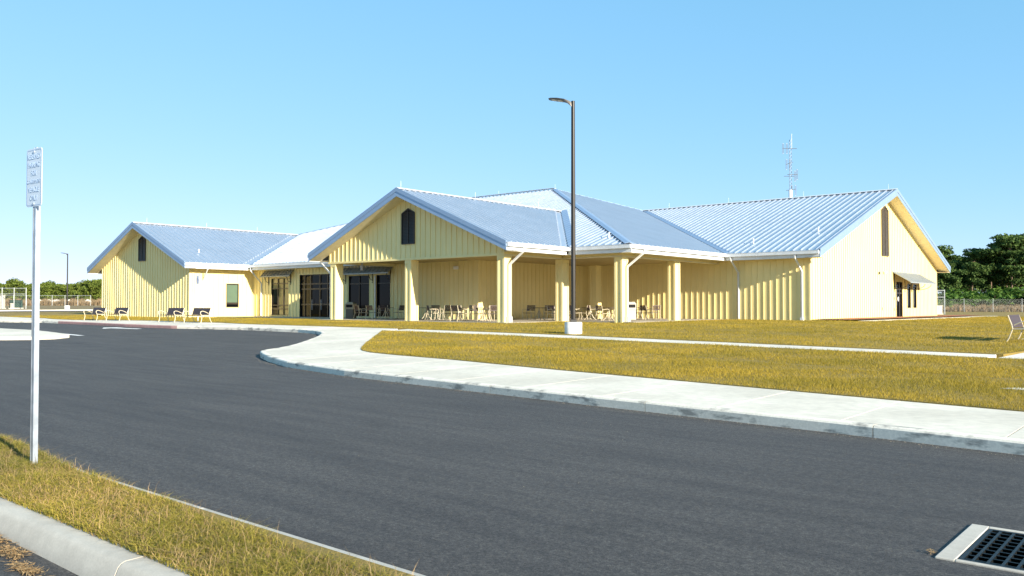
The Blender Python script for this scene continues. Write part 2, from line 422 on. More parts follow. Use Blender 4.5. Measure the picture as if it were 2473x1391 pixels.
# narrow walk through the lawn
nwalk = tag(empty('garden_path', (-6, -13, .45)), kind='structure')
cuts = [-16.4+1.5*k for k in range(16)]+[6.3]
for a, b in zip(cuts[:-1], cuts[1:]):
    if b-a > .2: sheet('slab', [(a+.006,-13.68),(b-.006,-13.68),(b-.006,-12.32),(a+.006,-12.32)], 0, .8, 'concrete', parent=nwalk, skirt=.2)
sheet('slab', [(6.32,-13.68),(9.5,-13.68),(9.5,-9.0),(7.6,-8.6),(6.6,-10.2)], 0, .8, 'concrete', parent=nwalk, skirt=.2)
sheet('slab', [(7.75,-21.2),(9.5,-21.38),(9.5,-21.0),(7.95,-20.95)], .03, .6, 'concrete', parent=nwalk, skirt=.2)
sheet('slab', [(5.1,-7.0),(7.0,-7.0),(7.0,-4.2),(5.1,-4.2)], .012, .8, 'concrete', parent=nwalk, skirt=.2)
# lawns
lawnA = inner[:14] + [(-16.45,-13.72),(6.3,-13.72),(6.3,-13.72),(30,-13.72)]
tag(sheet('front_lawn', lawnA, .015, .9, 'lawn_soil', skirt=.2), kind='structure')
lawnB = [(-16.9,-12.28),(6.25,-12.28),(6.55,-10.2),(7.6,-8.5),(9.6,-8.9),(9.6,-13),(40,-13),(60,122),(-40,122),(-40,43),(-4.6,43),(-4.6,12.2),(-7.6,11.4),(-13.0,11.4),(-13.0,-.2),(-17.2,-.2),(-17.2,-4.9),(-32.9,-4.9),(-32.9,-3.4),(-50,-3.4),(-50,-5.5),(-66,-5.5),(-66,60),(-97,60),(-97,-12.5),(-62,-12.12),(-56,-12.12),(-52.6,-12.9),(-48.8,-13.0),(-46.5,-11.6),(-41,-11.2),(-32.7,-11.5),(-28.8,-12.22),(-21.3,-12.28)]
tag(sheet('upper_lawn', lawnB, .015, 2.2, 'lawn_soil', skirt=.2), kind='structure')
tag(sheet('gravel_apron', [(-66,-5.5),(-50,-5.5),(-50,-3.4),(-32.9,-3.4),(-32.9,60),(-66,60)], -.05, 4, 'lawn_soil'), kind='structure')
# planted island in front: kerb, grass, kerb
isl_soil = [(-25,-34.62),(20,-34.78),(20,-34.12),(-25,-33.72)]
tag(sheet('island_soil', isl_soil, .01, .5, 'lawn_soil', skirt=.1), kind='structure')
kerb_run('kerb', [(-25,-33.58),(.5,-33.66),(3.0,-33.86),(20,-33.98)][::-1], 3.0, d=-.14) if False else None
def simple_kerb(line, side, width, name, drop, seglen):
    L = densify(line, .5); root = tag(empty(name, (*L[len(L)//2], .1)), kind='structure')
    Li = offset_line(L, side*width); acc = 0; i0 = 0
    for i in range(1, len(L)):
        acc += (Vector(L[i])-Vector(L[i-1])).length
        if acc >= seglen or i == len(L)-1:
            a = list(L[i0:i+1]); b = list(Li[i0:i+1])
            e = .012/max(.02, (Vector(a[-1])-Vector(a[-2])).length)
            a[-1] = tuple(Vector(a[-1]).lerp(Vector(a[-2]), e)); b[-1] = tuple(Vector(b[-1]).lerp(Vector(b[-2]), e))
            vs = []; fs = []; K = 9
            prof = [(0, -drop), (.05, -.135), (.20, -.030), (.26, -.011), (.34, -.002), (.8, .001), (1, .0), (1, -drop), (.5, -drop)]
            for o_, n_ in zip(a, b):
                for t, dz in prof: vs.append((o_[0]+(n_[0]-o_[0])*t, o_[1]+(n_[1]-o_[1])*t, .15+dz))
            n = len(a)
            for j in range(n-1):
                for k in range(K): p = j*K+k; q = j*K+(k+1) % K; fs.append((p, q, q+K, p+K))
            fs += [tuple(range(K)), tuple(range((n-1)*K, n*K))[::-1]]
            m = MB(); m.add(vs, fs); o = m.build('kerb_stone', 'island_concrete', root, smooth=True)
            bm = bmesh.new(); bm.from_mesh(o.data); bmesh.ops.recalc_face_normals(bm, faces=bm.faces); bm.to_mesh(o.data); bm.free()
            acc = 0; i0 = i
two_tone('island_concrete', [(1.2, None), (9, None), (80, None)],
         [((.40, .375, .33), (.50, .475, .42), .3, .7), ((.88, .88, .88), (1.05, 1.05, 1.05), .3, .7), ((.9, .9, .9), (1.05, 1.05, 1.05), .3, .7)], .88, (110, .2, .003))
simple_kerb([(20,-35.08),(4.78,-34.96),(-25,-34.82)], 1, .30, 'kerb', .25, 3.05)
simple_kerb([(-25,-33.52),(0,-33.62),(3,-33.86),(20,-33.98)], 1, .16, 'kerb', .25, 3.0)
# median on the far left of the loop
med = [(-48,-26.5),(-34,-26.0),(-29.2,-22.9),(-28.6,-22.0),(-29.2,-21.2),(-32,-20.75),(-35.6,-20.3),(-48,-20.6)]
tag(sheet('median', med, 0.0, 1.0, 'concrete', skirt=.2), kind='structure')
# painted marks
def paint(name, poly, label=None, mat='road_paint'): tag(sheet(name, poly, -.144, 1.0, mat), kind='structure')
paint('road_arrow', [(-37.6,-16.0),(-36.4,-16.6),(-36.4,-16.15),(-33.6,-16.0),(-33.6,-15.7),(-36.4,-15.8),(-36.4,-15.3)])
paint('road_line', [(-60,-18.9),(-47,-18.5),(-47,-18.35),(-60,-18.75)])
paint('road_line', [(-36,-19.9),(-30.5,-20.3),(-30.2,-20.1),(-36,-19.6)])
paint('parking_line', [(4.35,-35.16),(4.75,-35.16),(4.3,-42),(3.9,-42)])
# far road with pale kerb, left field
tag(sheet('far_road', [(-91,-12.4),(-84.5,-12.4),(-84.5,45),(-91,45)], .03, 4, 'asphalt'), kind='structure')
tag(sheet('far_kerb', [(-92.2,-12.4),(-91,-12.4),(-91,45),(-92.2,45)], .14, 4, 'concrete', skirt=.2), kind='structure')
# patio and entrance walk
FL = 0.70
def patio():
    root = tag(empty('patio', (-20, 0, FL)), kind='structure')
    def plate(x0, x1, y0, y1):
        nx = max(1, round((x1-x0)/3.0)); ny = max(1, round((y1-y0)/3.0))
        for i in range(nx):
            for j in range(ny):
                a = x0+(x1-x0)*i/nx; b = x0+(x1-x0)*(i+1)/nx; c = y0+(y1-y0)*j/ny; d = y0+(y1-y0)*(j+1)/ny
                MB().box(a+.005, b-.005, c+.005, d-.005, FL-.3, FL).build('slab', 'patio_concrete', root)
    plate(-32.9, -17.2, -4.85, .75); plate(-24.6, -13.1, .75, 11.9); plate(-49.0, -32.95, -2.4, .85)
patio()
tag(sheet('mulch_bed', [(-7.8,11.9),(-5.75,12.6),(-5.55,48),(-7.8,48)], .09, 1.2, 'mulch'), kind='structure')
ew = tag(empty('side_path', (-5, 30, .6)), kind='structure')
for k in range(16): sheet('slab', [(-5.5,13.0+2.2*k),(-4.65,13.0+2.2*k),(-4.65,15.19+2.2*k),(-5.5,15.19+2.2*k)], .025, 1.2, 'concrete', parent=ew, skirt=.2)

# ------------------------------------------------------------------ the building
UL, UR, UC, VC = -33.295, -16.83, -25.0625, -5.257
UM, D_, HW, UE, VW = -12.888, 20.458, 15.275, -6.99, 11.064
LU, LW_, LV = -56.589, 8.361, -5.487
ZT, ZB, S3, S5, OV = 4.79, 4.356, 1/3, 5/12, .9
WC = (UR-UL)/2; ZC = ZT+S5*WC; ZL = ZT+S5*LW_; ZR = ZT+S3*HW; ZM = ZT+S3*D_
XB = -24.357                     # porch back wall facing the sun
ULM = LU-(ZL-ZT)/S3              # hidden left eave of the main hall
VB = VW+2*HW                     # back eave
CEIL = 4.38
bld = tag(empty('community_building', (-25, 5, FL)), 'pale yellow board-and-batten building with silver standing-seam roofs and open porch', 'building')
def bpart(name, mb, mat, parent=bld, **k): return mb.build(name, mat, parent, **k)

# --- walls with openings. axis 'v': plane v=const running along u; axis 'u': plane u=const running along v
BAT = MB().box(-.022, .022, -.034, .004, 0, 1).mesh('batten', 'wall_yellow')        # faces -v
BATU = MB().box(-.004, .034, -.022, .022, 0, 1).mesh('batten', 'wall_yellow')       # faces +u
def wall(name, axis, c, a0, a1, z0, top, openings=(), facing=None, pitch=.41, thick=.2, trim=True, skip=()):
    """top: function a -> height of the wall head;  openings: (a0,a1,z0,z1)"""
    m = MB(); brk = sorted({a0, a1, *[o[0] for o in openings], *[o[1] for o in openings]} | set(skip))
    def pt(a, d, z): return (a, c+d, z) if axis == 'v' else (c-d, a, z)
    for x0, x1 in zip(brk[:-1], brk[1:]):
        ops = sorted([(o[2], o[3]) for o in openings if o[0] <= x0+1e-6 and o[1] >= x1-1e-6])
        zs = z0
        segs = []
        for lo, hi in ops:
            if lo > zs: segs.append((zs, lo))
            zs = hi
        segs.append((zs, None))
        for lo, hi in segs:
            h0 = top(x0) if hi is None else hi; h1 = top(x1) if hi is None else hi
            poly = [pt(x0, 0, lo), pt(x1, 0, lo), pt(x1, 0, h1), pt(x0, 0, h0)]
            m.prism(poly, (0, thick, 0) if axis == 'v' else (-thick, 0, 0))
    w = bpart(name, m, 'wall_yellow')
    bm = bmesh.new(); bm.from_mesh(w.data); bmesh.ops.recalc_face_normals(bm, faces=bm.faces); bm.to_mesh(w.data); bm.free()
    n = int((a1-a0)/pitch); off = ((a1-a0)-n*pitch)/2
    for k in range(n+1):
        a = a0+off+k*pitch
        if a < a0+.05 or a > a1-.05: continue
        zmax = min(top(a-.03), top(a+.03))-.01
        ops = sorted([(o[2]-.05, o[3]+.09) for o in openings if o[0]-.07 < a < o[1]+.07]); zs = z0; segs = []
        for lo, hi in ops:
            if lo > zs+.05: segs.append((zs, lo))
            zs = hi
        if zmax > zs: segs.append((zs, zmax))
        for lo, hi in segs:
            o = bpy.data.objects.new('batten', BAT if axis == 'v' else BATU); col.objects.link(o)
            o.location = pt(a, 0, lo); o.scale = (1, 1, hi-lo); o.parent = w
    if trim:     # corner boards
        for a in (a0, a1):
            t = MB()
            zt_ = top(a)-.01
            if axis == 'v': t.box(a-.002 if a == a0 else a-.10, a+.10 if a == a0 else a+.002, c-.038, c, z0, zt_)
            else: t.box(c, c+.038, a-.002 if a == a0 else a-.10, a+.10 if a == a0 else a+.002, z0, zt_)
            t.build('corner_trim', 'wall_yellow', w)
    return w
flat = lambda h: (lambda a: h)
gable = lambda mid, half, zb, s: (lambda a: zb+s*(half-abs(a-mid)))
SOF = CEIL+.02
# left wing
wall('gable_wall', 'v', LV+OV, LU-LW_+OV, LU+LW_-OV, .5, gable(LU, LW_, ZB+.02, S5), skip=(LU,))
LWIN = (-1.53, -.42, 1.405, 3.29)
wall('side_wall', 'u', LU+LW_-OV, LV+OV+.201, .9, .5, flat(SOF), [LWIN])
bpart('back_wall', MB().box(LU-LW_+OV, LU-LW_+OV+.2, LV+OV+.201, VB-OV, .4, SOF), 'wall_yellow')
# main front wall
W1o = (-46.57, -44.25, .80, 3.69); DRo = (-42.83, -38.95, FL-.02, 3.89); W2o = (-36.98, -34.70, .80, 3.68); W3o = (-33.95, -32.50, .80, 3.68)
wall('front_wall', 'v', .9, LU+LW_-OV+.002, XB, .5, flat(SOF), [W1o, DRo, W2o, W3o])
wall('porch_wall', 'u', XB, 1.101, VW+OV, .5, flat(SOF), [])
PD = (-23.75, -22.74, FL-.02, 2.95)
wall('porch_wall', 'v', VW+OV, XB+.002, UE-OV, .5, flat(SOF), [PD])
# right gable
RD = (28.95, 30.62, FL-.02, 3.35); RW1 = (31.85, 32.85, 1.36, 3.24); RW2 = (33.45, 34.48, 1.36, 3.24)
wall('gable_wall', 'u', UE-OV, VW+OV+.201, VB-OV, .45, gable(VW+HW, HW, ZB+.02, S3), [RD, RW1, RW2], skip=(VW+HW,))
bpart('back_wall', MB().box(LU-LW_+OV+.2, UE-OV-.2, VB-OV-.2, VB-OV, .3, SOF), 'wall_yellow')
# porch gable front with its beam, side beams
gw = wall('porch_gable', 'v', VC+OV, UL+OV, UR-OV, 4.20, gable(UC, WC, ZB+.02, S5), skip=(UC,), thick=.42, trim=False)
bm_ = MB().box(UL+OV-.002, UR-OV+.04, VC+OV-.045, VC+OV, 4.18, 4.30)
bm_.build('beam_trim', 'wall_yellow', gw)
for q in [(UR-OV-.42, UR-OV, VC+OV+.422, .66), (UL+OV, UL+OV+.42, VC+OV+.422, .88), (UR-OV-.42, UM-OV, .70, 1.12), (UM-OV-.42, UM-OV, 1.122, VW+OV-.04)]:
    bpart('porch_beam', MB().box(*q, 4.20, SOF), 'wall_yellow')
for q in [(UR-OV, UR-OV+.03, VC+OV-.04, .66), (UR-OV+.03, UM-OV+.03, .67, .70), (UM-OV, UM-OV+.03, .701, VW+OV-.04)]:
    bpart('beam_trim', MB().box(*q, 4.18, 4.25), 'soffit')
# porch ceiling + flat eave soffits
b = MB()
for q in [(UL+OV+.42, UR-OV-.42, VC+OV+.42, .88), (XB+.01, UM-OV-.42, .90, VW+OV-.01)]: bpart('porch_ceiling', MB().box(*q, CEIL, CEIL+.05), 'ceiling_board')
e = .03
for (x0, x1, y0, y1) in [(UR-OV, UR-e, VC+OV, -e), (UR-e, UM-e, e, .70), (UR-OV, UR-e, -e, .70), (UM-OV, UM-e, .701, VW+e), (UM-e, UE-.04, VW+e, VW+OV), (UM-OV,UM-e,VW+e,VW+OV), (LU+LW_-OV, LU+LW_-e, LV+OV, e), (LU+LW_-OV, UL+OV, e, .9), (UL+e, UL+OV, VC+OV, e), (LU-LW_+e, LU-LW_+OV, LV+OV, 10), (UE-OV-10, UE-.04, VB-OV, VB-e)]:
    bpart('soffit', MB().box(x0, x1, y0, y1, CEIL-.008, CEIL+.02), 'soffit')

# --- columns
def column(u1, v0, name='column'):
    """u1: sunny (+u) face, v0: front (-v) face"""
    w, d = .50, .60
    c = bpart(name, MB().box(u1-w+.03, u1-.03, v0+.03, v0+d-.03, FL-.2, 4.19), 'wall_yellow')
    t = MB()
    for a in (u1-w, u1-.12):
        for bq in (v0, v0+d-.12): t.box(a, a+.12, bq, bq+.12, FL-.2, 4.17)
    t.build('corner_trim', 'wall_yellow', c)
    t = MB(); t.box(u1-w-.005, u1+.005, v0-.005, v0+d+.005, 4.0, 4.175); t.build('cap_trim', 'wall_yellow', c)
for u1, v0 in [(-31.70, VC+OV-.01), (-24.80, VC+OV-.01), (UR-OV+.01, VC+OV-.01), (UR-OV+.01, .66), (UM-OV+.01, .70), (UM-OV+.01, 6.39), (-20.38, 7.85)]:
    column(u1, v0)

# --- roofs
def slope(name, poly, zf, run, panel_poly=None, pitch=.457, n_off=.0, deck=True, ribs=True):
    """poly: plan polygon; zf(u,v) the roof plane; run 'u' or 'v' = direction the seams run in plan"""
    m = MB()
    top = [Vector((p[0], p[1], zf(*p))) for p in poly]
    m.prism([t-Vector((0, 0, .012)) for t in top], (0, 0, -.07))
    o = bpart(name, m, 'roof_metal')
    bm = bmesh.new(); bm.from_mesh(o.data); bmesh.ops.recalc_face_normals(bm, faces=bm.faces); bm.to_mesh(o.data); bm.free()
    if not ribs: return o
    P = panel_poly or poly; k = 0 if run == 'v' else 1          # index across the seams
    lo = min(p[k] for p in P); hi = max(p[k] for p in P)
    a = lo+n_off
    while a < hi-.02:
        b = min(a+pitch, hi)
        A, B = ((1, 0), (0, 1))[k]
        q = clip(clip(P, A, B, b), -A, -B, -a)
        if len(q) >= 3:
            pm = MB(); n = len(q)
            cen = sum(p[0]*0+1 for p in q)
            area = sum(q[i][0]*q[(i+1) % n][1]-q[(i+1) % n][0]*q[i][1] for i in range(n))
            if area < 0: q = q[::-1]
            if abs(area) > .004:
                pm.prism([(p[0], p[1], zf(*p)-.010) for p in q], (0, 0, .010))
                # standing seam on the far edge of the pan
                def span(x):
                    ys = []
                    for i in range(len(P)):
                        p1, p2 = P[i], P[(i+1) % len(P)]
                        if (p1[k]-x)*(p2[k]-x) <= 0 and abs(p1[k]-p2[k]) > 1e-6:
                            t = (x-p1[k])/(p2[k]-p1[k]); ys.append(p1[1-k]+t*(p2[1-k]-p1[1-k]))
                    return (min(ys), max(ys)) if len(ys) >= 2 else None
                x = min(b, hi)-.058; s_ = span(x)
                if s_ and s_[1]-s_[0] > .1:
                    hgt = .072
                    def pt(xx, yy, dz): 
                        uu, vv = (xx, yy) if k == 0 else (yy, xx)
                        return (uu, vv, zf(uu, vv)+dz)
                    ring = [(-.056, .0), (-.026, hgt*.92), (-.018, hgt), (.018, hgt), (.026, hgt*.92), (.056, .0)]
                    vs = [pt(x+dx, y, dz) for y in s_ for dx, dz in ring]
                    N = 6
                    pm.add(vs, [(i, (i+1) % N, N+(i+1) % N, N+i) for i in range(N)] + [tuple(range(N)), tuple(range(N, 2*N))[::-1]])
                pp = pm.build('panel', 'roof_metal', o)
                bm = bmesh.new(); bm.from_mesh(pp.data); bmesh.ops.recalc_face_normals(bm, faces=bm.faces); bm.to_mesh(pp.data); bm.free()
        a = b
    return o
E1 = LU+LW_
def inset(poly, edge, d):     # move one polygon edge inward by d
    p = Vector(poly[edge]); q = Vector(poly[(edge+1) % len(poly)]); t = (q-p).normalized(); n = Vector((t.y, -t.x))
    c = sum((Vector(x) for x in poly), Vector((0, 0)))/len(poly)
    if n.dot(c-p) > 0: n = -n
    return clip(poly, n.x, n.y, n.dot(p)-d)
vjl = (ZL-ZT)/S3; vjc = (ZC-ZT)/S3
# left wing
zlw = lambda u, v: ZL-S5*abs(u-LU)
pl = [(E1,LV),(E1,0),(LU,vjl),(LU,LV)]; slope('roof_slope', pl, zlw, 'u', inset(pl, 1, .38))
slope('roof_slope', [(LU,LV),(LU,vjl),(LU-LW_,2.1),(LU-LW_,LV)], zlw, 'u', ribs=False)
# main hall
zma = lambda u, v: ZT+S3*v
pl = [(E1,0),(UM,0),(UM-D_,D_),(ULM+D_,D_),(LU,vjl)]; slope('roof_slope', pl, zma, 'v', inset(inset(pl, 4, .22), 1, .1))
zmr = lambda u, v: ZT+S3*(UM-u)
pl = [(UM,0),(UM,VW),(UM-HW,VW+HW),(UM-D_,D_)]; slope('roof_slope', pl, zmr, 'u', inset(inset(pl, 1, .3), 3, .12))
zml = lambda u, v: ZT+S3*(u-ULM)
slope('roof_slope', [(ULM,0),(LU,vjl),(ULM+D_,D_),(ULM,VB)], zml, 'u', ribs=False)
zmb = lambda u, v: ZM-(ZM-ZT)*(v-D_)/(VB-D_)
slope('roof_slope', [(ULM,VB),(ULM+D_,D_),(UM-D_,D_),(UM-HW,VW+HW),(UM-HW,VB)], zmb, 'v', ribs=False)
# right wing
zrf = lambda u, v: ZT+S3*(v-VW)
pl = [(UM,VW),(UE,VW),(UE,VW+HW),(UM-HW,VW+HW)]; slope('roof_slope', pl, zrf, 'v', inset(pl, 3, .3))
zrb = lambda u, v: ZR-S3*(v-VW-HW)
slope('roof_slope', [(UM-HW,VW+HW),(UE,VW+HW),(UE,VB),(UM-HW,VB)], zrb, 'v', ribs=False)
# porch
zcr = lambda u, v: ZC-S5*abs(u-UC)
pl = [(UR,VC),(UR,0),(UC,vjc),(UC,VC)]; slope('roof_slope', pl, zcr, 'u', inset(pl, 1, .40))
pl = [(UC,VC),(UC,vjc),(UL,0),(UL,VC)]; slope('roof_slope', pl, zcr, 'u')
# porch valley flashing stands up as a wide band on the main slope
def valley_plate(p, q, zf1, side, w, lift):
    p = Vector(p); q = Vector(q); t = (q-p).normalized(); n = Vector((t.y, -t.x))*side*w
    pts = [p, q, q+n, p+n]
    bpart('valley_flashing', MB().prism([(x.x, x.y, zf1(x.x, x.y)+lift) for x in pts], (0, 0, .01)), 'trim_metal')
valley_plate((UR,0), (UC,vjc), zma, 1, .42, .058)
valley_plate((UL,0), (UC,vjc), zma, -1, .42, .058)
valley_plate((UM,VW), (UM-HW,VW+HW), zrf, -1 if False else 1, .34, .01)
valley_plate((E1,0), (LU,vjl), zma, 1, .22, .01)
# ridge and hip caps
def cap(name, p, q, z1, z2, w=.20, lift=.078):
    """two thin plates folded over the line p-q lying on planes z1 and z2"""
    p = Vector(p); q = Vector(q); t = (q-p).normalized(); n = Vector((t.y, -t.x)); m = MB()
    for s_, zf in ((1, z1), (-1, z2)):
        pts = [p, q, q+n*s_*w, p+n*s_*w]
        m.prism([(x.x, x.y, zf(x.x, x.y)+lift) for x in pts], (0, 0, .012))
    return bpart(name, m, 'gutter' if name == 'ridge_cap' else 'trim_metal')
cap('ridge_cap', (LU,LV), (LU,vjl), zlw, zlw); cap('ridge_cap', (UC,VC), (UC,vjc), zcr, zcr)
cap('ridge_cap', (UM-D_,D_), (ULM+D_,D_), zma, zmb); cap('ridge_cap', (UM-HW,VW+HW), (UE,VW+HW), zrf, zrb)
cap('hip_cap', (UM-D_,D_), (UM,0), zma, zmr, .24); cap('hip_cap', (UM-D_,D_), (UM-HW,VW+HW), zmr, zmb); cap('hip_cap', (ULM+D_,D_), (LU,vjl), zml, zma)
# rakes (gable fascia: broad lower board, proud upper trim) and sloped soffits
def rake(plane_axis, c, mid, half, zt, s, out, sof=True):
    m = MB(); m2 = MB(); m3 = MB()
    for sg in (-1, 1):
        tip = mid+sg*half; za = zt+s*half
        def P3(a, z, d=0): return (a, c+d*out, z) if plane_axis == 'v' else (c+d*out, a, z)
        dv = (0, -.04*out, 0) if plane_axis == 'v' else (-.04*out, 0, 0)
        h = ZT-ZB
        m.prism([P3(tip, zt-h), P3(tip, zt-.16), P3(mid, za-.16), P3(mid, za-h)], dv)
        dv2 = (0, -.065*out, 0) if plane_axis == 'v' else (-.065*out, 0, 0)
        m2.prism([P3(tip, zt-.165, .025), P3(tip, zt+.07, .025), P3(mid, za+.07, .025), P3(mid, za-.165, .025)], dv2)
        if sof:
            pts = [P3(tip, zt-h+.012, -.04), P3(mid, za-h+.012, -.04), P3(mid, za-h+.012, -OV), P3(tip, zt-h+.012, -OV)]
            m3.prism(pts, (0, 0, .03))
    for mm, nm, mt in ((m, 'rake_board', 'trim_metal'), (m2, 'rake_trim', 'trim_metal'), (m3, 'rake_soffit', 'soffit')):
        if mm.v:
            o = bpart(nm, mm, mt); bm = bmesh.new(); bm.from_mesh(o.data); bmesh.ops.recalc_face_normals(bm, faces=bm.faces); bm.to_mesh(o.data); bm.free()
rake('v', LV, LU, LW_, ZT, S5, -1); rake('v', VC, UC, WC, ZT, S5, -1); rake('u', UE, VW+HW, HW, ZT, S3, 1)
# eave boards and gutters
def eave(axis, c, a0, a1, out):
    m = MB(); g = MB()
    if axis == 'u':
        m.box(min(c, c-.03*out), max(c, c-.03*out), a0, a1, ZB, ZT-.05)
        x0, x1 = sorted((c+.004*out, c+.13*out)); g.box(x0, x1, a0, a1, 4.57, 4.58); x0, x1 = sorted((c+.125*out, c+.14*out)); g.box(x0, x1, a0, a1, 4.57, 4.755); x0, x1 = sorted((c+.115*out, c+.15*out)); g.box(x0, x1, a0, a1, 4.755, 4.775)
        for a in (a0, a1-.012): x0, x1 = sorted((c+.004*out, c+.125*out)); g.box(x0, x1, a, a+.012, 4.58, 4.75)
    else:
        m.box(a0, a1, min(c, c-.03*out), max(c, c-.03*out), ZB, ZT-.05)
        x0, x1 = sorted((c+.004*out, c+.13*out)); g.box(a0, a1, x0, x1, 4.57, 4.58); x0, x1 = sorted((c+.125*out, c+.14*out)); g.box(a0, a1, x0, x1, 4.57, 4.755); x0, x1 = sorted((c+.115*out, c+.15*out)); g.box(a0, a1, x0, x1, 4.755, 4.775)
        for a in (a0, a1-.012): x0, x1 = sorted((c+.004*out, c+.125*out)); g.box(a, a+.012, x0, x1, 4.58, 4.75)
    bpart('eave_board', m, 'gutter'); bpart('gutter', g, 'gutter')
eave('u', UR, VC+.03, -.15, 1); eave('v', 0.0, UR-.02, UM+.14, -1); eave('u', UM, .004, VW-.15, 1); eave('v', VW, UM-.02, UE-.05, -1)
eave('u', E1, LV+.03, -.15, 1); eave('v', 0.0, E1-.02, UL-.02, -1); eave('u', UL, VC+.03, -.15, -1); eave('u', LU-LW_, LV+.03, 2.1, -1); eave('v', VB, ULM, UE-.05, 1)
# downspouts
def spout(pts, w=.10, d=.08):
    m = MB()
    for p, q in zip(pts[:-1], pts[1:]): m.bar(p, q, w, d, up=(.3, 1, 0))
    bpart('downspout', m, 'gutter')
spout([(UR+.07,-3.92,4.58),(UR+.07,-3.92,4.40),(UR-OV+.07,-4.05,3.68),(UR-OV+.07,-4.05,.95),(UR-OV+.24,-4.05,.72)])
spout([(UM+.07,1.37,4.58),(UM+.07,1.37,4.40),(UM-OV+.07,1.10,3.64),(UM-OV+.07,1.10,.95),(UM-OV+.24,1.10,.72)])
spout([(-8.46,VW-.07,4.58),(-8.46,VW-.07,4.40),(-8.40,VW+OV-.06,3.62),(-8.40,VW+OV-.06,.78)])
spout([(-12.50,VW-.07,4.58),(-12.50,VW-.07,4.40),(-12.42,VW+OV-.06,3.60),(-12.42,VW+OV-.06,.75)])
spout([(-48.03,-.07,4.58),(-48.03,-.07,4.36),(-47.92,.84,3.35),(-47.92,.84,.75)])
spout([(E1+.07,-3.65,4.58),(E1+.07,-3.65,4.36),(E1-OV+.06,-3.5,3.5),(E1-OV+.06,-3.5,.7)])
spout([(UL-.07,-4.30,4.58),(UL-.07,-4.30,4.36),(-32.27,-4.30,3.6),(-32.27,-4.30,.8)])
m = MB().box(UR-OV+.02, UR-OV+.20, -4.16, -3.94, FL-.1, 1.0); bpart('spout_boot', m, 'gutter')
m = MB().box(UM-OV+.02, UM-OV+.20, .99, 1.21, FL-.1, 1.0); bpart('spout_boot', m, 'gutter')
bpart('spout_boot', MB().box(-8.49, -8.31, VW+OV-.14, VW+OV, FL-.1, .86), 'gutter')
# gable louvres
def louver(axis, c, a, w, z0, z1, pk, nsl, fr='bronze'):
    h = w/2
    def P3(x, z, d): return (a+x, c+d, z) if axis == 'v' else (c-d, a+x, z)
    ex = (0, .05, 0) if axis == 'v' else (-.05, 0, 0)
    m = MB().prism([P3(-h, z0, -.012), P3(h, z0, -.012), P3(h, z1, -.012), P3(0, pk, -.012), P3(-h, z1, -.012)], (0, .01, 0) if axis == 'v' else (-.01, 0, 0))
    L = bpart('gable_louver', m, 'dark')
    f = MB(); t = .055
    ring = [(-h, z0), (h, z0), (h, z1), (0, pk), (-h, z1)]
    for i in range(5):
        p, q = ring[i], ring[(i+1) % 5]
        f.bar(P3(p[0], p[1], -.03), P3(q[0], q[1], -.03), t, .05, up=(0, 1, 0) if axis == 'v' else (1, 0, 0))
    f.bar(P3(0, z0, -.03), P3(0, pk, -.03), .05, .045, up=(0, 1, 0) if axis == 'v' else (1, 0, 0))
    f.build('frame', fr, L)
    sl = MB()
    if axis == 'v': sl.add([(-h+.03,-.034,-.03),(h-.03,-.034,-.03),(h-.03,-.014,.03),(-h+.03,-.014,.03),(-h+.03,-.028,-.034),(h-.03,-.028,-.034),(h-.03,-.008,.026),(-h+.03,-.008,.026)], [(0,1,2,3),(7,6,5,4),(0,4,5,1),(1,5,6,2),(2,6,7,3),(3,7,4,0)])
    else: sl.add([(.034,-h+.03,-.03),(.034,h-.03,-.03),(.014,h-.03,.03),(.014,-h+.03,.03),(.028,-h+.03,-.034),(.028,h-.03,-.034),(.008,h-.03,.026),(.008,-h+.03,.026)], [(0,1,2,3),(7,6,5,4),(0,4,5,1),(1,5,6,2),(2,6,7,3),(3,7,4,0)])
    me = sl.mesh('slat', fr)
    for k in range(nsl):
        z = z0+.06+(pk-.2-z0)*k/nsl; o = link('slat', me, L, P3(0, z, 0))
        if z > z1-.04: o.scale = ((max(.15, (pk-z)/(pk-z1+.01)), 1, 1) if axis == 'v' else (1, max(.15, (pk-z)/(pk-z1+.01)), 1))
louver('v', LV+OV-.03, -56.66, 1.12, 5.21, 6.95, 7.22, 22)
louver('v', VC+OV-.03, -24.98, 1.06, 5.12, 6.88, 7.14, 22)
louver('u', UE-OV+.03, 26.33, 1.46, 5.16, 8.45, 8.76, 40, 'louver_brown')
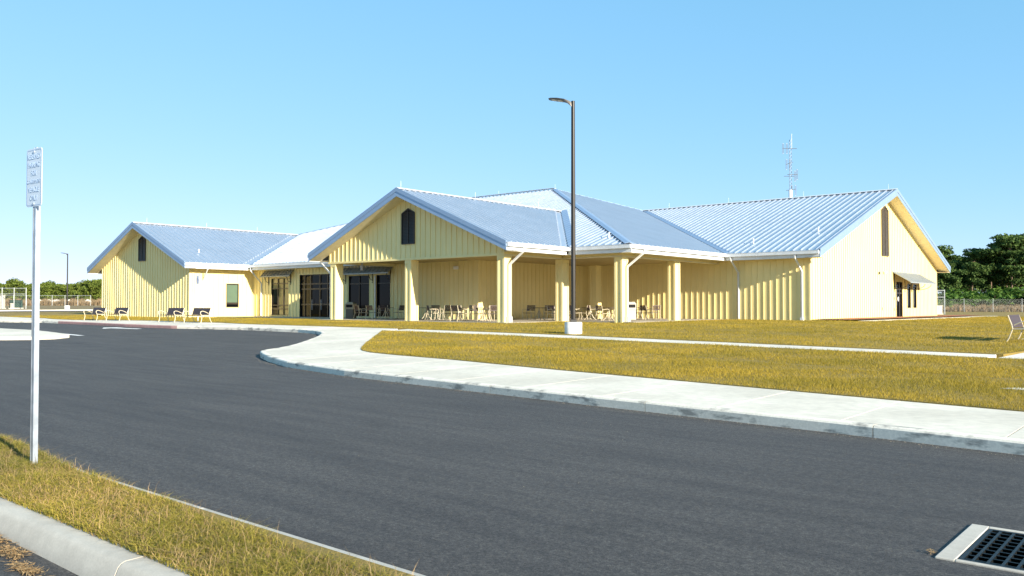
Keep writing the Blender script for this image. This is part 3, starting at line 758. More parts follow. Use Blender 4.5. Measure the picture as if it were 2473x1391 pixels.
# --- glazed openings
def glazing(name, axis, c, op, xs, zs, fr=.07, depth=.10, pane_mat=None, frame_mat='bronze', label=None):
    """frame of bars at relative stations xs / zs (0..1); every pane a piece of its own"""
    a0, a1, z0, z1 = op; w = a1-a0; h = z1-z0
    X = [a0+w*x for x in xs]; Z = [z0+h*z for z in zs]
    def bx(m, p0, p1, q0, q1, d0, d1):
        if axis == 'v': m.box(p0, p1, c+d0, c+d1, q0, q1)
        else: m.box(c-d1, c-d0, p0, p1, q0, q1)
    f = MB()
    for x in X: bx(f, max(a0, x-fr/2), min(a1, x+fr/2), z0, z1, depth-.06, depth+.03)
    for i in range(len(X)-1):
        for z in Z: bx(f, X[i]+fr/2, X[i+1]-fr/2, max(z0, z-fr/2), min(z1, z+fr/2), depth-.058, depth+.028)
    o = bpart(name, f, frame_mat)
    if label: o['label'] = label
    for i in range(len(X)-1):
        for j in range(len(Z)-1):
            mt = 'glass' if not pane_mat else pane_mat(i, j)
            p = MB(); bx(p, X[i]+.01, X[i+1]-.01, Z[j]+.01, Z[j+1]-.01, depth, depth+.02); p.build('pane', mt, o)
    r = MB()     # reveal (head, sill, jambs)
    bx(r, a0-.05, a0, z0-.03, z1+.05, -.03, depth); bx(r, a1, a1+.05, z0-.03, z1+.05, -.03, depth)
    bx(r, a0, a1, z1, z1+.05, -.03, depth); bx(r, a0, a1, z0-.03, z0, -.03, depth)
    r.build('trim', 'wall_yellow' if name != 'window' else 'wall_yellow', o)
    return o
glazing('window', 'u', LU+LW_-OV, LWIN, [0, 1], [0, .17, 1], .15, .05, lambda i, j: 'glass' if j == 0 else 'blind_green', label='dark framed window with green blind')
glazing('window', 'v', .9, W1o, [0, .36, .68, 1], [0, .17, .27, .72, .86, 1], .08, .08, lambda i, j: 'glass' if (i == 0 and j < 3) else 'glass_yellow_reflection', label='tall gridded bronze window')
glazing('entrance_door', 'v', .9, DRo, [0, .14, .33, .62, .86, 1], [0, .30, .66, .78, 1], .10, .12, lambda i, j: 'glass', label='dark glazed entrance doors with transom')
glazing('window', 'v', .9, W2o, [0, .5, 1], [0, .15, .80, 1], .07, .08)
glazing('window', 'v', .9, W3o, [0, 1], [0, .15, .80, 1], .07, .08)
glazing('porch_door', 'v', VW+OV, PD, [0, 1], [0, .3, 1], .10, .1)
d_ = glazing('side_door', 'u', UE-OV, RD, [0, .58, 1], [0, .68, .79, 1], .11, .08, label='dark side door with transom')
glazing('window', 'u', UE-OV, RW1, [0, 1], [0, .9, 1], .10, .05); glazing('window', 'u', UE-OV, RW2, [0, 1], [0, .9, 1], .10, .05)
m = MB().lathe([(.17, 0), (.17, .01)], 20); s_ = m.build('sticker', 'white_paint', d_); s_.rotation_euler = (0, math.pi/2, 0); s_.location = (UE-OV-.05, 29.75, 2.05)
for pu in (-41.3, -40.2):
    MB().tube([(pu, .93, 1.25), (pu, .90, 1.25), (pu, .90, 2.0), (pu, .93, 2.0)], .015, 6).build('door_handle', 'galv', bld)
# red-brown noticeboard panel behind the entrance glass reads as a reflection: a timber leaf inside the left leaf
# --- awnings with iron brackets
def awning(axis, c, a0, a1, zt, zb, proj, mat, brackets, nrib):
    def P3(a, d, z): return (a, c-d, z) if axis == 'v' else (c+d, a, z)
    m = MB().prism([P3(a0, 0, zt), P3(a1, 0, zt), P3(a1, proj, zb), P3(a0, proj, zb)], (0, 0, .025))
    o = bpart('awning', m, mat)
    rb = MB()
    for k in range(nrib+1):
        a = a0+(a1-a0)*k/nrib; rb.bar(P3(a, 0, zt+.04), P3(a, proj, zb+.04), .03, .035)
    rb.bar(P3(a0, proj, zb), P3(a1, proj, zb), .03, .07); rb.bar(P3(a0, .01, zt+.05), P3(a1, .01, zt+.05), .02, .16)
    rb.build('seam', mat, o)
    for a in brackets:
        bk = MB(); ztop = zt-.10
        bk.bar(P3(a, .03, ztop+.02), P3(a, .03, zb-.55), .05, .05)
        bk.bar(P3(a, .03, zt-.05), P3(a, proj-.03, zb-.03), .045, .045)
        pts = []
        for t in range(7):
            an = t/6*math.pi/2; pts.append(P3(a, .05+(proj*.8-.05)*math.sin(an)**1, zb-.45+(.42)*(1-math.cos(an)**1)))
        bk.tube(pts, .022, 6)
        bk.bar(P3(a, .02, zb-.62), P3(a, .06, zb-.62), .07, .07)
        bk.build('bracket', 'bronze', o)
awning('v', .9, -47.40, -43.55, 4.30, 3.82, .46, 'awning', (-46.95, -44.0), 9)
awning('v', .9, -37.85, -32.22, 4.24, 3.78, .46, 'awning', (-37.3, -34.35, -32.5), 13)
awning('u', UE-OV, 28.15, 35.35, 4.03, 3.26, 1.25, 'awning_bright', (28.6, 31.2, 33.1, 34.9), 15)
# --- fittings on walls and roofs
bpart('wall_light', MB().box(-26.4, -26.0, .72, .86, 3.85, 4.05), 'white_paint', bev=.03)
m = MB().lathe([(.0, .0), (.10, .02), (.15, .10), (.15, .16)], 16); o = bpart('wall_light', m, 'white_paint', smooth=True); o.location = (UE-OV+.12, 25.95, 3.85)
bpart('wall_sensor', MB().box(UE-OV+.03, UE-OV+.10, 24.8, 24.92, 3.78, 3.95), 'louver_brown')
for v, z in ((25.6, 1.25), (28.5, 2.0), (28.5, 1.2)): bpart('wall_outlet', MB().box(UE-OV+.03, UE-OV+.07, v, v+.12, z, z+.18), 'galv')
bpart('wall_outlet', MB().box(XB+.03, XB+.07, 5.6, 5.75, 1.2, 1.38), 'galv')
m = MB().tube([(-32.0, -2, 4.38), (-32.0, -2, 3.85)], .09, 12); bpart('downlight', m, 'galv')
m = MB().tube([(-33.99, .80, 3.6), (-33.99, .80, .72)], .05, 8); bpart('downspout', m, 'gutter')
def rod(u, v, z, h=.42):
    bpart('lightning_rod', MB().tube([(u, v, z), (u, v, z+h)], .008, 6), 'gutter')
for v in (LV+1.2, LV+6.5, LV+11.5): rod(LU, v, ZL+.05)
for v in (VC+.35, VC+6.6, VC+13): rod(UC, v, ZC+.05)
for u in (UM-D_, UM-D_-6.5, ULM+D_): rod(u, D_, ZM+.05)
for u in (UE-.6, UE-6.8, UE-13, UE-18.5): rod(u, VW+HW, ZR+.05)
def vent(u, v, z, h=.26): bpart('roof_vent', MB().tube([(u, v, z-.05), (u, v, z+h)], .04, 10).lathe([(.06, z+h), (.06, z+h+.05)], 12, (u, v)), 'gutter')
for (u, v, zf) in ((-50.3, -3.2, zlw), (-15.2, 1.6, zma), (-12.0, 13.2, zrf), (-8.6, 15.2, zrf)): vent(u, v, zf(u, v))

# ------------------------------------------------------------------ street furniture and other things
def copy_thing(root, loc, rz, label, cat=None, group=None, scale=None):
    r = root.copy(); col.objects.link(r); r.location = loc; r.rotation_euler = (0, 0, rz)
    if scale: r.scale = (scale,)*3
    r['label'] = label
    if group: r['group'] = group
    for ch in list(root.children):
        c = ch.copy(); col.objects.link(c); c.parent = r
        for g in list(ch.children):
            d = g.copy(); col.objects.link(d); d.parent = c
    return r
ORD = ['first','second','third','fourth','fifth','sixth','seventh','eighth','ninth','tenth','eleventh','twelfth','thirteenth','fourteenth','fifteenth','sixteenth','seventeenth','eighteenth','nineteenth','twentieth','twenty-first','twenty-second','twenty-third','twenty-fourth','twenty-fifth','twenty-sixth']
def ground_at(px, dist):      # bearing (in picture columns of the survey photo) and distance ahead -> plan position
    x = (px-1236.5)/2015.66*dist; return (CU+x*math.cos(YAW)-dist*math.sin(YAW), CV+x*math.sin(YAW)+dist*math.cos(YAW))
# --- benches (face local -y, length along x)
def arc(c, r0, a0, a1, n, x=0):
    return [(x, c[0]+r0*math.cos(a0+(a1-a0)*k/n), c[1]+r0*math.sin(a0+(a1-a0)*k/n)) for k in range(n+1)]
def make_bench(L, label):
    root = empty('park_bench', (0, 0, 0), False); tag(root, label, 'bench', 'slatted benches with cream frames')
    H = L/2
    for sx in (-1, 1):
        x = sx*(H-.04)
        fr = MB()
        fr.tube([(x,-.30,0),(x,-.26,.14),(x,-.235,.30),(x,-.27,.44),(x,-.325,.54),(x,-.315,.62),(x,-.24,.665),(x,-.12,.655),(x,.02,.60),(x,.16,.53)], .02, 8)
        fr.build('armrest', 'cream_metal', root, smooth=True)
        fr = MB(); fr.tube([(x,.37,0),(x,.30,.12),(x,.245,.28),(x,.20,.40),(x,.22,.52),(x,.29,.72),(x,.33,.84)], .02, 8)
        fr.tube([(x,-.25,.42),(x,-.05,.405),(x,.19,.40)], .02, 8)
        fr.build('leg', 'cream_metal', root, smooth=True)
    me = MB().box(-H+.05, H-.05, -.03, .03, -.012, .012).mesh('slat', 'brown_slat')
    seat = MB().box(-H+.05, H-.05, -.24, -.19, .415, .44).build('seat', 'brown_slat', root)
    for k in range(5): o = link('slat', me, seat, (0, -.135+.073*k, .428-.004*k)); 
    back = MB().bar((-H+.05, .315, .815), (H-.05, .315, .815), .025, .06, up=(0,.3,1)).build('backrest', 'brown_slat', root)
    for k in range(6):
        z = .47+.057*k; o = link('slat', me, back, (0, .205+(z-.45)*.30, z)); o.rotation_euler = (R(73), 0, 0)
    MB().bar((-H+.05, 0, .395), (H-.05, 0, .395), .03, .03).build('stretcher', 'cream_metal', root)
    return root
bl = ['leftmost cream-framed bench by the drop-off kerb, seen against the far field', 'second bench from the left by the drop-off kerb', 'third bench from the left by the drop-off kerb', 'bench by the drop-off kerb in front of the small parking sign']
proto = make_bench(1.95, bl[0])
for k, (u, v) in enumerate(((-46.35,-12.75), (-44.2,-12.25), (-37.15,-12.25), (-34.35,-12.15))):
    r = proto if k == 0 else copy_thing(proto, (0, 0, 0), 0, bl[k]); r.location = (u, v, gz(u, v)+.002)
copy_thing(proto, (5.72, -5.62, gz(5.72, -5.62)+.015), R(90), 'lone bench on the lawn cut off by the right picture edge')
# --- patio chairs
def make_chair():
    root = empty('patio_chair', (0, 0, 0), False); tag(root, 'x', 'chair', 'patio chairs under the porch')
    for sx in (-1, 1):
        x = sx*.28
        MB().tube([(x,.34,0),(x,.28,.2),(x,.22,.40),(x,.25,.60),(x,.31,.88)], .017, 6).build('leg', 'cream_metal', root, True)
        MB().tube([(x,-.27,0),(x,-.22,.18),(x,-.23,.40),(x,-.27,.55),(x,-.24,.64),(x,-.10,.665),(x,.08,.64),(x,.25,.62)], .016, 6).build('armrest', 'cream_metal', root, True)
        MB().tube([(x,-.23,.42),(x,.22,.40)], .015, 6).build('side_rail', 'cream_metal', root, True)
    seat = MB().box(-.265, .265, -.245, -.205, .415, .435).build('seat', 'brown_slat', root)
    me = MB().box(-.265, .265, -.022, .022, -.009, .009).mesh('slat', 'brown_slat')
    for k in range(7): link('slat', me, seat, (0, -.175+.058*k, .424-.002*k))
    back = MB().bar((-.265,.30,.855), (.265,.30,.855), .022, .045).bar((-.265,.245,.585), (.265,.245,.585), .022, .04).build('backrest', 'brown_slat', root)
    me = MB().box(-.018, .018, -.007, .007, -.14, .14).mesh('slat', 'brown_slat')
    for k in range(9):
        o = link('slat', me, back, (-.235+.0588*k, .272, .72)); o.rotation_euler = (R(-11.5), 0, 0)
    return root
def make_table():
    root = empty('patio_table', (0, 0, 0), False); tag(root, 'x', 'table', 'round tables under the porch')
    MB().lathe([(.50, .715), (.52, .72), (.52, .74), (.50, .745)], 28).build('tabletop', 'brown_slat', root)
    MB().tube([(0,0,.08),(0,0,.715)], .03, 8).build('pedestal', 'cream_metal', root)
    for k in range(4):
        a = math.pi/4+k*math.pi/2; c, s_ = math.cos(a), math.sin(a)
        MB().tube([(.03*c,.03*s_,.55),(.12*c,.12*s_,.30),(.20*c,.20*s_,.14),(.36*c,.36*s_,.0)], .018, 6).build('leg', 'cream_metal', root, True)
    return root
def floor_pt(px, v):      # point on porch floor along a survey bearing at a given v
    t = Vector(((px-1236.5)/2015.66, 1)); du = t.x*math.cos(YAW)-t.y*math.sin(YAW); dv = t.x*math.sin(YAW)+t.y*math.cos(YAW)
    k = (v-CV)/dv; return (CU+k*du, v)
chairs = [(870,-2.9,170),(900,-2.7,185),(928,-1.6,60),(962,-.9,280),(1045,-2.4,150),(1056,-1.5,205),(1075,-3.3,265),(1106,-3.6,178),(1122,-2.2,150),(1150,-3.2,75),(1172,-1.9,300),(1188,-2.6,250),
          (1277,1.8,10),(1326,2.2,30),(1338,1.2,70),(1390,4.5,160),(1411,4.9,285),(1437,3.8,120),(1455,2.9,165),(1483,4.0,260),(1537,7.6,80),(1562,7.0,160),(1580,8.6,240)]
tables = [(931,-2.2),(1030,-1.8),(1110,-2.9),(1168,-2.5),(1302,2.0),(1425,4.9),(1470,3.6),(1545,8.0)]
ch0 = make_chair(); tb0 = make_table()
for k, (px, v, rz) in enumerate(sorted(chairs)):
    p = floor_pt(px, v); lab = 'cream-framed patio chair with dark slats, %s from the left under the porch' % ORD[k]
    r = ch0 if k == 0 else copy_thing(ch0, (0, 0, 0), 0, lab); r['label'] = lab; r.location = (*p, FL+.002); r.rotation_euler = (0, 0, R(rz))
for k, (px, v) in enumerate(sorted(tables)):
    p = floor_pt(px, v); lab = 'round dark-topped patio table, %s from the left under the porch' % ORD[k]
    r = tb0 if k == 0 else copy_thing(tb0, (0, 0, 0), 0, lab); r['label'] = lab; r.location = (*p, FL+.002); r.rotation_euler = (0, 0, .3*k)
# --- litter bins
def bin_(u, v, rz, body, lid, label):
    root = empty('litter_bin', (u, v, FL), False); root.rotation_euler = (0, 0, rz); tag(root, label, 'litter bin')
    MB().box(-.27, .27, -.27, .27, .02, .62).build('body', body, root, bev=.02)
    hood = MB().box(-.29, .29, -.29, .29, .62, .70).box(-.29, -.24, -.29, .29, .70, .98).box(.24, .29, -.29, .29, .70, .98).box(-.24, .24, .24, .29, .70, .98).box(-.24, .24, -.29, -.27, .70, .74).box(-.24, .24, -.29, -.27, .93, .98)
    hood.prism([(-.29,-.29,.98),(.29,-.29,.98),(.20,-.20,1.08),(-.20,-.20,1.08)], (0, .01, 0)); h = hood.build('hood', lid, root)
    MB().add([(-.29,-.29,.98),(.29,-.29,.98),(.29,.29,.98),(-.29,.29,.98),(-.17,-.17,1.09),(.17,-.17,1.09),(.17,.17,1.09),(-.17,.17,1.09)], [(3,2,1,0),(4,5,6,7),(0,1,5,4),(1,2,6,5),(2,3,7,6),(3,0,4,7)]).build('lid', 'bin_brown', root)
    MB().box(-.23, .23, -.262, -.25, .745, .925).build('opening', 'dark', h)
p = floor_pt(848, -1.9); bin_(*p, R(25), 'bin_brown', 'bin_tan', 'brown litter bin with tan hood beside the left porch column')
p = floor_pt(1524, 5.6); bin_(*p, R(35), 'bin_white', 'bin_white', 'whitish litter bin beside the porch corner column')
p = floor_pt(794, -3.6); 
# --- street lamps
def lamp(u, v, H, hd, label, det=True):
    z = gz(u, v); root = empty('street_lamp', (u, v, z), False); tag(root, label, 'street lamp')
    MB().lathe([(.325,-.3),(.33,.43),(.315,.455),(.0,.46)], 32).build('footing', 'lamp_footing', root, smooth=True)
    MB().lathe([(.09,.455),(.17,.455),(.17,.48),(.155,.55),(.09,.57)], 4).build('base_cover', 'pole_bronze', root)
    MB().lathe([(.085,.46),(.082,H*.5),(.070,H)], 20).build('pole', 'pole_bronze', root, smooth=True)
    MB().box(-.12,-.065,-.05,.05,.75,.93).build('hand_hole_cover', 'pole_bronze', root, bev=.01)
    d = Vector((math.cos(hd), math.sin(hd), 0)); n = Vector((-d.y, d.x, 0))
    # luminaire: flat tapered shoebox on a curved neck
    pts = []
    def ring(t, w, zt, zb): return [d*t-n*w+Vector((0,0,zb)), d*t+n*w+Vector((0,0,zb)), d*t+n*w*.8+Vector((0,0,zt)), d*t-n*w*.8+Vector((0,0,zt))]
    secs = [(.03,.05,H-.08,H-.24),(.10,.07,H-.02,H-.16),(.22,.11,H+.03,H-.05),(.34,.17,H+.07,H+.0),(.60,.20,H+.11,H+.045),(.84,.19,H+.12,H+.085),(.93,.14,H+.115,H+.10)]
    vs = []; fs = []
    for s_ in secs: vs += ring(*s_)
    for i in range(len(secs)-1):
        for k in range(4): fs.append((i*4+k, i*4+(k+1) % 4, i*4+4+(k+1) % 4, i*4+4+k))
    fs += [(3,2,1,0), tuple(range(len(vs)-4, len(vs)))]
    h = MB().add(vs, fs).build('lamp_head', 'pole_bronze', root)
    bm = bmesh.new(); bm.from_mesh(h.data); bmesh.ops.recalc_face_normals(bm, faces=bm.faces); bm.to_mesh(h.data); bm.free()
    for a in (.40, .62):
        zz = lambda t: H+.0+(t-.34)*.17
        MB().prism([tuple(d*a-n*.14+Vector((0,0,zz(a)-.012))), tuple(d*a+n*.14+Vector((0,0,zz(a)-.012))), tuple(d*(a+.19)+n*.14+Vector((0,0,zz(a+.19)-.012))), tuple(d*(a+.19)-n*.14+Vector((0,0,zz(a+.19)-.012)))], (0,0,.01)).build('lens', 'lens', h)
two_tone('lamp_footing', [(2, None), (14, None)], [((.62, .61, .58), (.72, .71, .68), .3, .7), ((.9, .9, .9), (1.03, 1.03, 1.03), .3, .7)], .8)
lamp(-8.1, -11.5, 8.85, math.pi+YAW-.12, 'tall dark bronze street lamp on a white round footing on the front lawn')
lamp(-107.6, 9.8, 7.45, math.pi+YAW, 'small distant street lamp on the left field')
# --- signs
def text_mesh(s, size, name, mat, parent, loc, rot, depth=.002):
    cu = bpy.data.curves.new(name, 'FONT'); cu.body = s; cu.size = size; cu.align_x = 'CENTER'; cu.align_y = 'CENTER'; cu.extrude = depth; cu.resolution_u = 2
    t = bpy.data.objects.new('tmp', cu); col.objects.link(t)
    dg = bpy.context.evaluated_depsgraph_get(); me = bpy.data.meshes.new_from_object(t.evaluated_get(dg))
    bpy.data.objects.remove(t); me.materials.clear(); me.materials.append(M[mat])
    o = link(name, me, parent); o.location = loc; o.rotation_euler = rot; return o
def rounded(w, h, r, n=5):
    out = []
    for cx, cy, a in ((w/2-r, h/2-r, 0), (-w/2+r, h/2-r, 90), (-w/2+r, -h/2+r, 180), (w/2-r, -h/2+r, 270)):
        for k in range(n+1): t = R(a+90*k/n); out.append((cx+r*math.cos(t), cy+r*math.sin(t)))
    return out
def upost(h, parent, w=.075):
    m = MB().box(-.030, -.019, -.006, .036, -.3, h).box(-.019, -.005, .016, .036, -.3, h).box(-.005, .028, -.006, .036, -.3, h)
    return m.build('post', 'galv', parent)
SU, SV = 2.45, -34.15
sg = empty('parking_sign', (SU, SV, .15), False); tag(sg, 'white reserved parking sign on a galvanised post in the near grass strip', 'sign')
sg.rotation_euler = (R(.3), R(.75), R(3))
upost(2.86, sg)
m = MB().prism([(x, -.012, 2.59+y) for x, y in rounded(.305, .52, .03)], (0, .004, 0)); pl_ = m.build('sign_plate', 'sign_face', sg)
rb = MB(); A_ = rounded(.285, .50, .025); B_ = rounded(.272, .487, .02)
rb.add([(x, -.0135, 2.59+y) for x, y in A_]+[(x, -.0135, 2.59+y) for x, y in B_], [(i, (i+1) % len(A_), len(A_)+(i+1) % len(A_), len(A_)+i) for i in range(len(A_))])
rb.build('border', 'sign_blue', pl_)
for k, s_ in enumerate(('RESERVED', 'PARKING', 'FOR', 'GOVERNMENT', 'VEHICLE', 'ONLY')):
    t = text_mesh(s_, .056 if len(s_) < 9 else .041, 'lettering', 'sign_blue', pl_, (0, -.0145, 2.775-.074*k), (math.pi/2, 0, 0), .0008)
    t.scale = (1.0, 1.15, 1)
for z in (2.82, 2.355): MB().tube([(0,-.02,z),(0,-.011,z)], .012, 8).build('bolt', 'galv', pl_)
g2 = empty('parking_sign', (-36.6, -10.85, gz(-36.6, -10.85)), False); tag(g2, 'small accessible parking sign on a thin post behind the benches', 'sign')
MB().tube([(0,0,-.2),(0,0,2.25)], .03, 8).build('post', 'galv', g2); g2.rotation_euler = (0, 0, R(4))
m = MB().prism([(x, -.045, 2.52+y) for x, y in rounded(.32, .52, .03)], (0, .006, 0)); p2 = m.build('sign_plate', 'sign_pale', g2)
ic = MB()       # wheelchair symbol: head, back, seat, leg and wheel
ic.tube([(.0,-.05,2.70),(.0,-.047,2.70)], .026, 10); ic.bar((0,-.049,2.66),(-.012,-.049,2.57),.03,.004,up=(0,1,0)); ic.bar((-.012,-.049,2.57),(.06,-.049,2.56),.028,.004,up=(0,1,0)); ic.bar((.06,-.049,2.56),(.09,-.049,2.48),.026,.004,up=(0,1,0))
for k in range(10):
    a0 = R(120+22*k); a1 = R(120+22*(k+1)); ic.bar((-.01+.075*math.cos(a0),-.049,2.54+.075*math.sin(a0)), (-.01+.075*math.cos(a1),-.049,2.54+.075*math.sin(a1)), .018, .004, up=(0,1,0))
ic.build('symbol', 'sign_navy', p2)
text_mesh('PARKING', .05, 'lettering', 'sign_navy', p2, (0, -.048, 2.40), (math.pi/2, 0, 0), .0008)
text_mesh('ONLY', .05, 'lettering', 'sign_navy', p2, (0, -.048, 2.33), (math.pi/2, 0, 0), .0008)
# --- storm drain in the road
zg = -.004+0.0
sdn = empty('storm_drain', (9.6, -30.8, 0), True); tag(sdn, 'black cast iron storm drain grate with pale concrete collar in the road', 'drain')
x0, x1, y0, y1 = GR
c = MB(); c.box(x0, x0+.115, y0, y1, -.12, .012).box(x0+.115, x1, y1-.05, y1, -.12, .012).box(x0+.115, x1, y0, y0+.04, -.12, .012).box(x1-.05, x1, y0+.04, y1-.05, -.12, .0115)
c.build('collar', 'island_concrete', sdn, bev=.006)
gx0, gx1, gy0, gy1 = x0+.12, x1-.055, y0+.045, y1-.055
pit = MB(); pit.add([(gx0,gy0,-.12),(gx1,gy0,-.12),(gx1,gy1,-.12),(gx0,gy1,-.12),(gx0,gy0,-.9),(gx1,gy0,-.9),(gx1,gy1,-.9),(gx0,gy1,-.9)], [(0,1,5,4),(1,2,6,5),(2,3,7,6),(3,0,4,7),(4,5,6,7)]); pit.build('pit', 'dark', sdn)
gr = MB().box(gx0, gx0+.03, gy0, gy1, -.03, .008).box(gx1-.03, gx1, gy0, gy1, -.03, .008).box(gx0+.03, gx1-.03, gy0, gy0+.03, -.03, .008).box(gx0+.03, gx1-.03, gy1-.03, gy1, -.03, .008).build('grate', 'iron', sdn)
nb = 10
for k in range(1, nb):
    x = gx0+(gx1-gx0)*k/nb; MB().box(x-.009, x+.009, gy0+.03, gy1-.03, -.03, .007).build('bar', 'iron', gr)
vn = MB(); w = gx1-gx0-.06
vn.add([(-w/2,-.022,.004),(w/2,-.022,.004),(w/2,-.008,.006),(-w/2,-.008,.006),(-w/2,.012,-.03),(w/2,.012,-.03),(w/2,.022,-.03),(-w/2,.022,-.03)], [(0,1,2,3),(3,2,6,7),(4,5,1,0),(7,6,5,4),(0,3,7,4),(1,5,6,2)])
vm = vn.mesh('vane', 'iron')
for k in range(9): link('vane', vm, gr, ((gx0+gx1)/2, gy0+.075+(gy1-gy0-.15)*k/8, 0))
# --- radio mast behind the right wing
mu, mv = -28.3, 60.0; mz = gz(mu, mv)
mast = empty('radio_mast', (mu, mv, mz), False); tag(mast, 'slim lattice radio mast with antennas behind the right wing', 'mast')
H = 21.2
for k in range(3):
    a = k*2*math.pi/3+.4; MB().tube([(.17*math.cos(a), .17*math.sin(a), 0), (.15*math.cos(a), .15*math.sin(a), H-(0 if k == 0 else .5*k))], .028, 6).build('leg', 'mast_steel', mast)
lt = MB()
for i in range(46):
    z = i*.45
    for k in range(3):
        a = k*2*math.pi/3+.4; b = (k+1)*2*math.pi/3+.4
        lt.bar((.165*math.cos(a), .165*math.sin(a), z), (.165*math.cos(b), .165*math.sin(b), z+.45), .02, .02)
lt.build('lattice', 'mast_steel', mast)
MB().lathe([(.20, 12.6), (.20, 14.6), (.17, 14.65)], 14).build('antenna_drum', 'white_paint', mast, smooth=True)
ex = Vector((math.cos(YAW), math.sin(YAW), 0))
def antenna(z, x0, x1, xd, hh, tilt=0):
    m = MB().bar(tuple(ex*x0+Vector((0,0,z))), tuple(ex*x1+Vector((0,0,z+tilt))), .05, .05); a = m.build('antenna', 'pole_bronze', mast)
    for x in xd:
        d = MB(); d.tube([tuple(ex*x+Vector((0,0,z-hh))), tuple(ex*x+Vector((0,0,z+hh)))], .03, 6); d.tube([tuple(ex*(x+.13)+Vector((0,0,z-hh))), tuple(ex*(x+.13)+Vector((0,0,z+hh)))], .03, 6)
        d.bar(tuple(ex*x+Vector((0,0,z+hh))), tuple(ex*(x+.13)+Vector((0,0,z+hh))), .05, .05); d.bar(tuple(ex*x+Vector((0,0,z-hh))), tuple(ex*(x+.13)+Vector((0,0,z-hh))), .05, .05)
        d.build('dipole', 'mast_steel', a)
antenna(19.6, -.9, .8, (-.9, -.45), .6); antenna(17.7, -.5, .35, (-.5, -.12), .6, .3); antenna(16.3, -.75, .5, (.5,), .6); antenna(16.5, -.35, .85, (.75,), .6); antenna(14.6, -.5, .65, (.55, .1), .6, .15)
MB().tube([tuple(ex*.2+Vector((0,0,19.6))), tuple(ex*.2+Vector((0,0,21.4)))], .016, 6).build('whip', 'white_paint', mast)
# ------------------------------------------------------------------ fences and cabinets
def fence(pts_px, depth, h, spacing_px, name, label, rail=True, mid=None, zoff=0, thin=False):
    P = []
    px = pts_px[0]
    while px <= pts_px[1]+.1: P.append((px, ground_at(px, depth))); px += spacing_px
    base = P[len(P)//2][1]; root = empty(name, (*base, gz(*base))); tag(root, label, 'fence')
    pm = MB().tube([(0,0,-.2),(0,0,h+.08)], .03 if thin else .045, 8).mesh('post', 'fence_steel')
    for _, (u, v) in P: link('post', pm, root, (u, v, gz(u, v)+zoff))
    for (_, a), (_, b) in zip(P[:-1], P[1:]):
        za, zb = gz(*a)+zoff, gz(*b)+zoff
        MB().add([(*a, za+.05), (*b, zb+.05), (*b, zb+h), (*a, za+h)], [(0,1,2,3)]).build('wire_panel', 'chain_link', root)
        for fz in ([1] if rail else [])+([mid] if mid else []):
            MB().tube([(*a, za+h*fz), (*b, zb+h*fz)], .03, 6).build('rail', 'fence_steel', root)
simple('fence_steel', (.42, .45, .46), .5, .3)
fence((-60, 245), 190, 2.25, 31, 'chain_link_fence', 'long low chain-link fence in front of the far left tree line')
fence((2258, 2620), 118, 1.85, 70, 'chain_link_fence', 'thin chain-link fence across the right-hand field', rail=False, thin=True)
fence((-82, 63), 112, 2.75, 29, 'chain_link_fence', 'tall chain-link gate fence at the left picture edge', mid=.72)
fence((2210, 2281), 88, 2.55, 35.5, 'chain_link_fence', 'tall chain-link fence panel behind the right corner of the building', mid=.72)
def cabinet(px, depth, w, d, h, mat, name, label, cat):
    u, v = ground_at(px, depth); z = gz(u, v); root = empty(name, (u, v, z), False); tag(root, label, cat); root.rotation_euler = (0, 0, YAW)
    MB().box(-w/2, w/2, -d/2, d/2, .08, h-.06).build('body', mat, root, bev=.02)
    MB().box(-w/2-.04, w/2+.04, -d/2-.04, d/2+.04, h-.06, h).build('lid', mat, root)
    MB().box(-w/2-.08, w/2+.08, -d/2-.08, d/2+.08, -.2, .08).build('plinth', 'concrete', root)
    MB().box(-.01, .01, -d/2-.012, -d/2, .15, h-.12).build('door_seam', 'dark', root)
cabinet(39, 115, 1.25, 1.0, 1.15, 'cabinet_green', 'utility_cabinet', 'dark green utility cabinet behind the fence on the far left', 'cabinet')
cabinet(29, 111, .28, .2, .75, 'bin_white', 'meter_box', 'small white meter box in front of the green cabinet', 'meter box')
cabinet(-6, 113, 1.5, 1.0, 1.85, 'bin_white', 'utility_cabinet', 'cream utility cabinet cut off by the left picture edge', 'cabinet')
cabinet(2264, 89, .75, .5, .95, 'bin_white', 'utility_cabinet', 'pale utility cabinet behind the fence at the right corner of the building', 'cabinet')
rng = np.random.default_rng(7)
for k, (px, w) in enumerate(((94, 2.2), (118, 1.8), (137, 2.6), (168, 1.2), (212, 2.0))):
    u, v = ground_at(px, 205); m = MB(); z = gz(u, v)
    prof = [(w*.62, -.1), (w*.5, .28), (w*.36, .6), (w*.2, .82), (.02, .9)]
    m.lathe(prof, 11); o = m.build('sand_mound', 'sand', smooth=True); o.location = (u, v, z+.55)
    for vv in o.data.vertices: vv.co += Vector(rng.normal(0, .09, 3))
    tag(o, 'white sand mound in the far left field, %s from the left' % ORD[k], 'sand mound', 'sand mounds in the far left field')

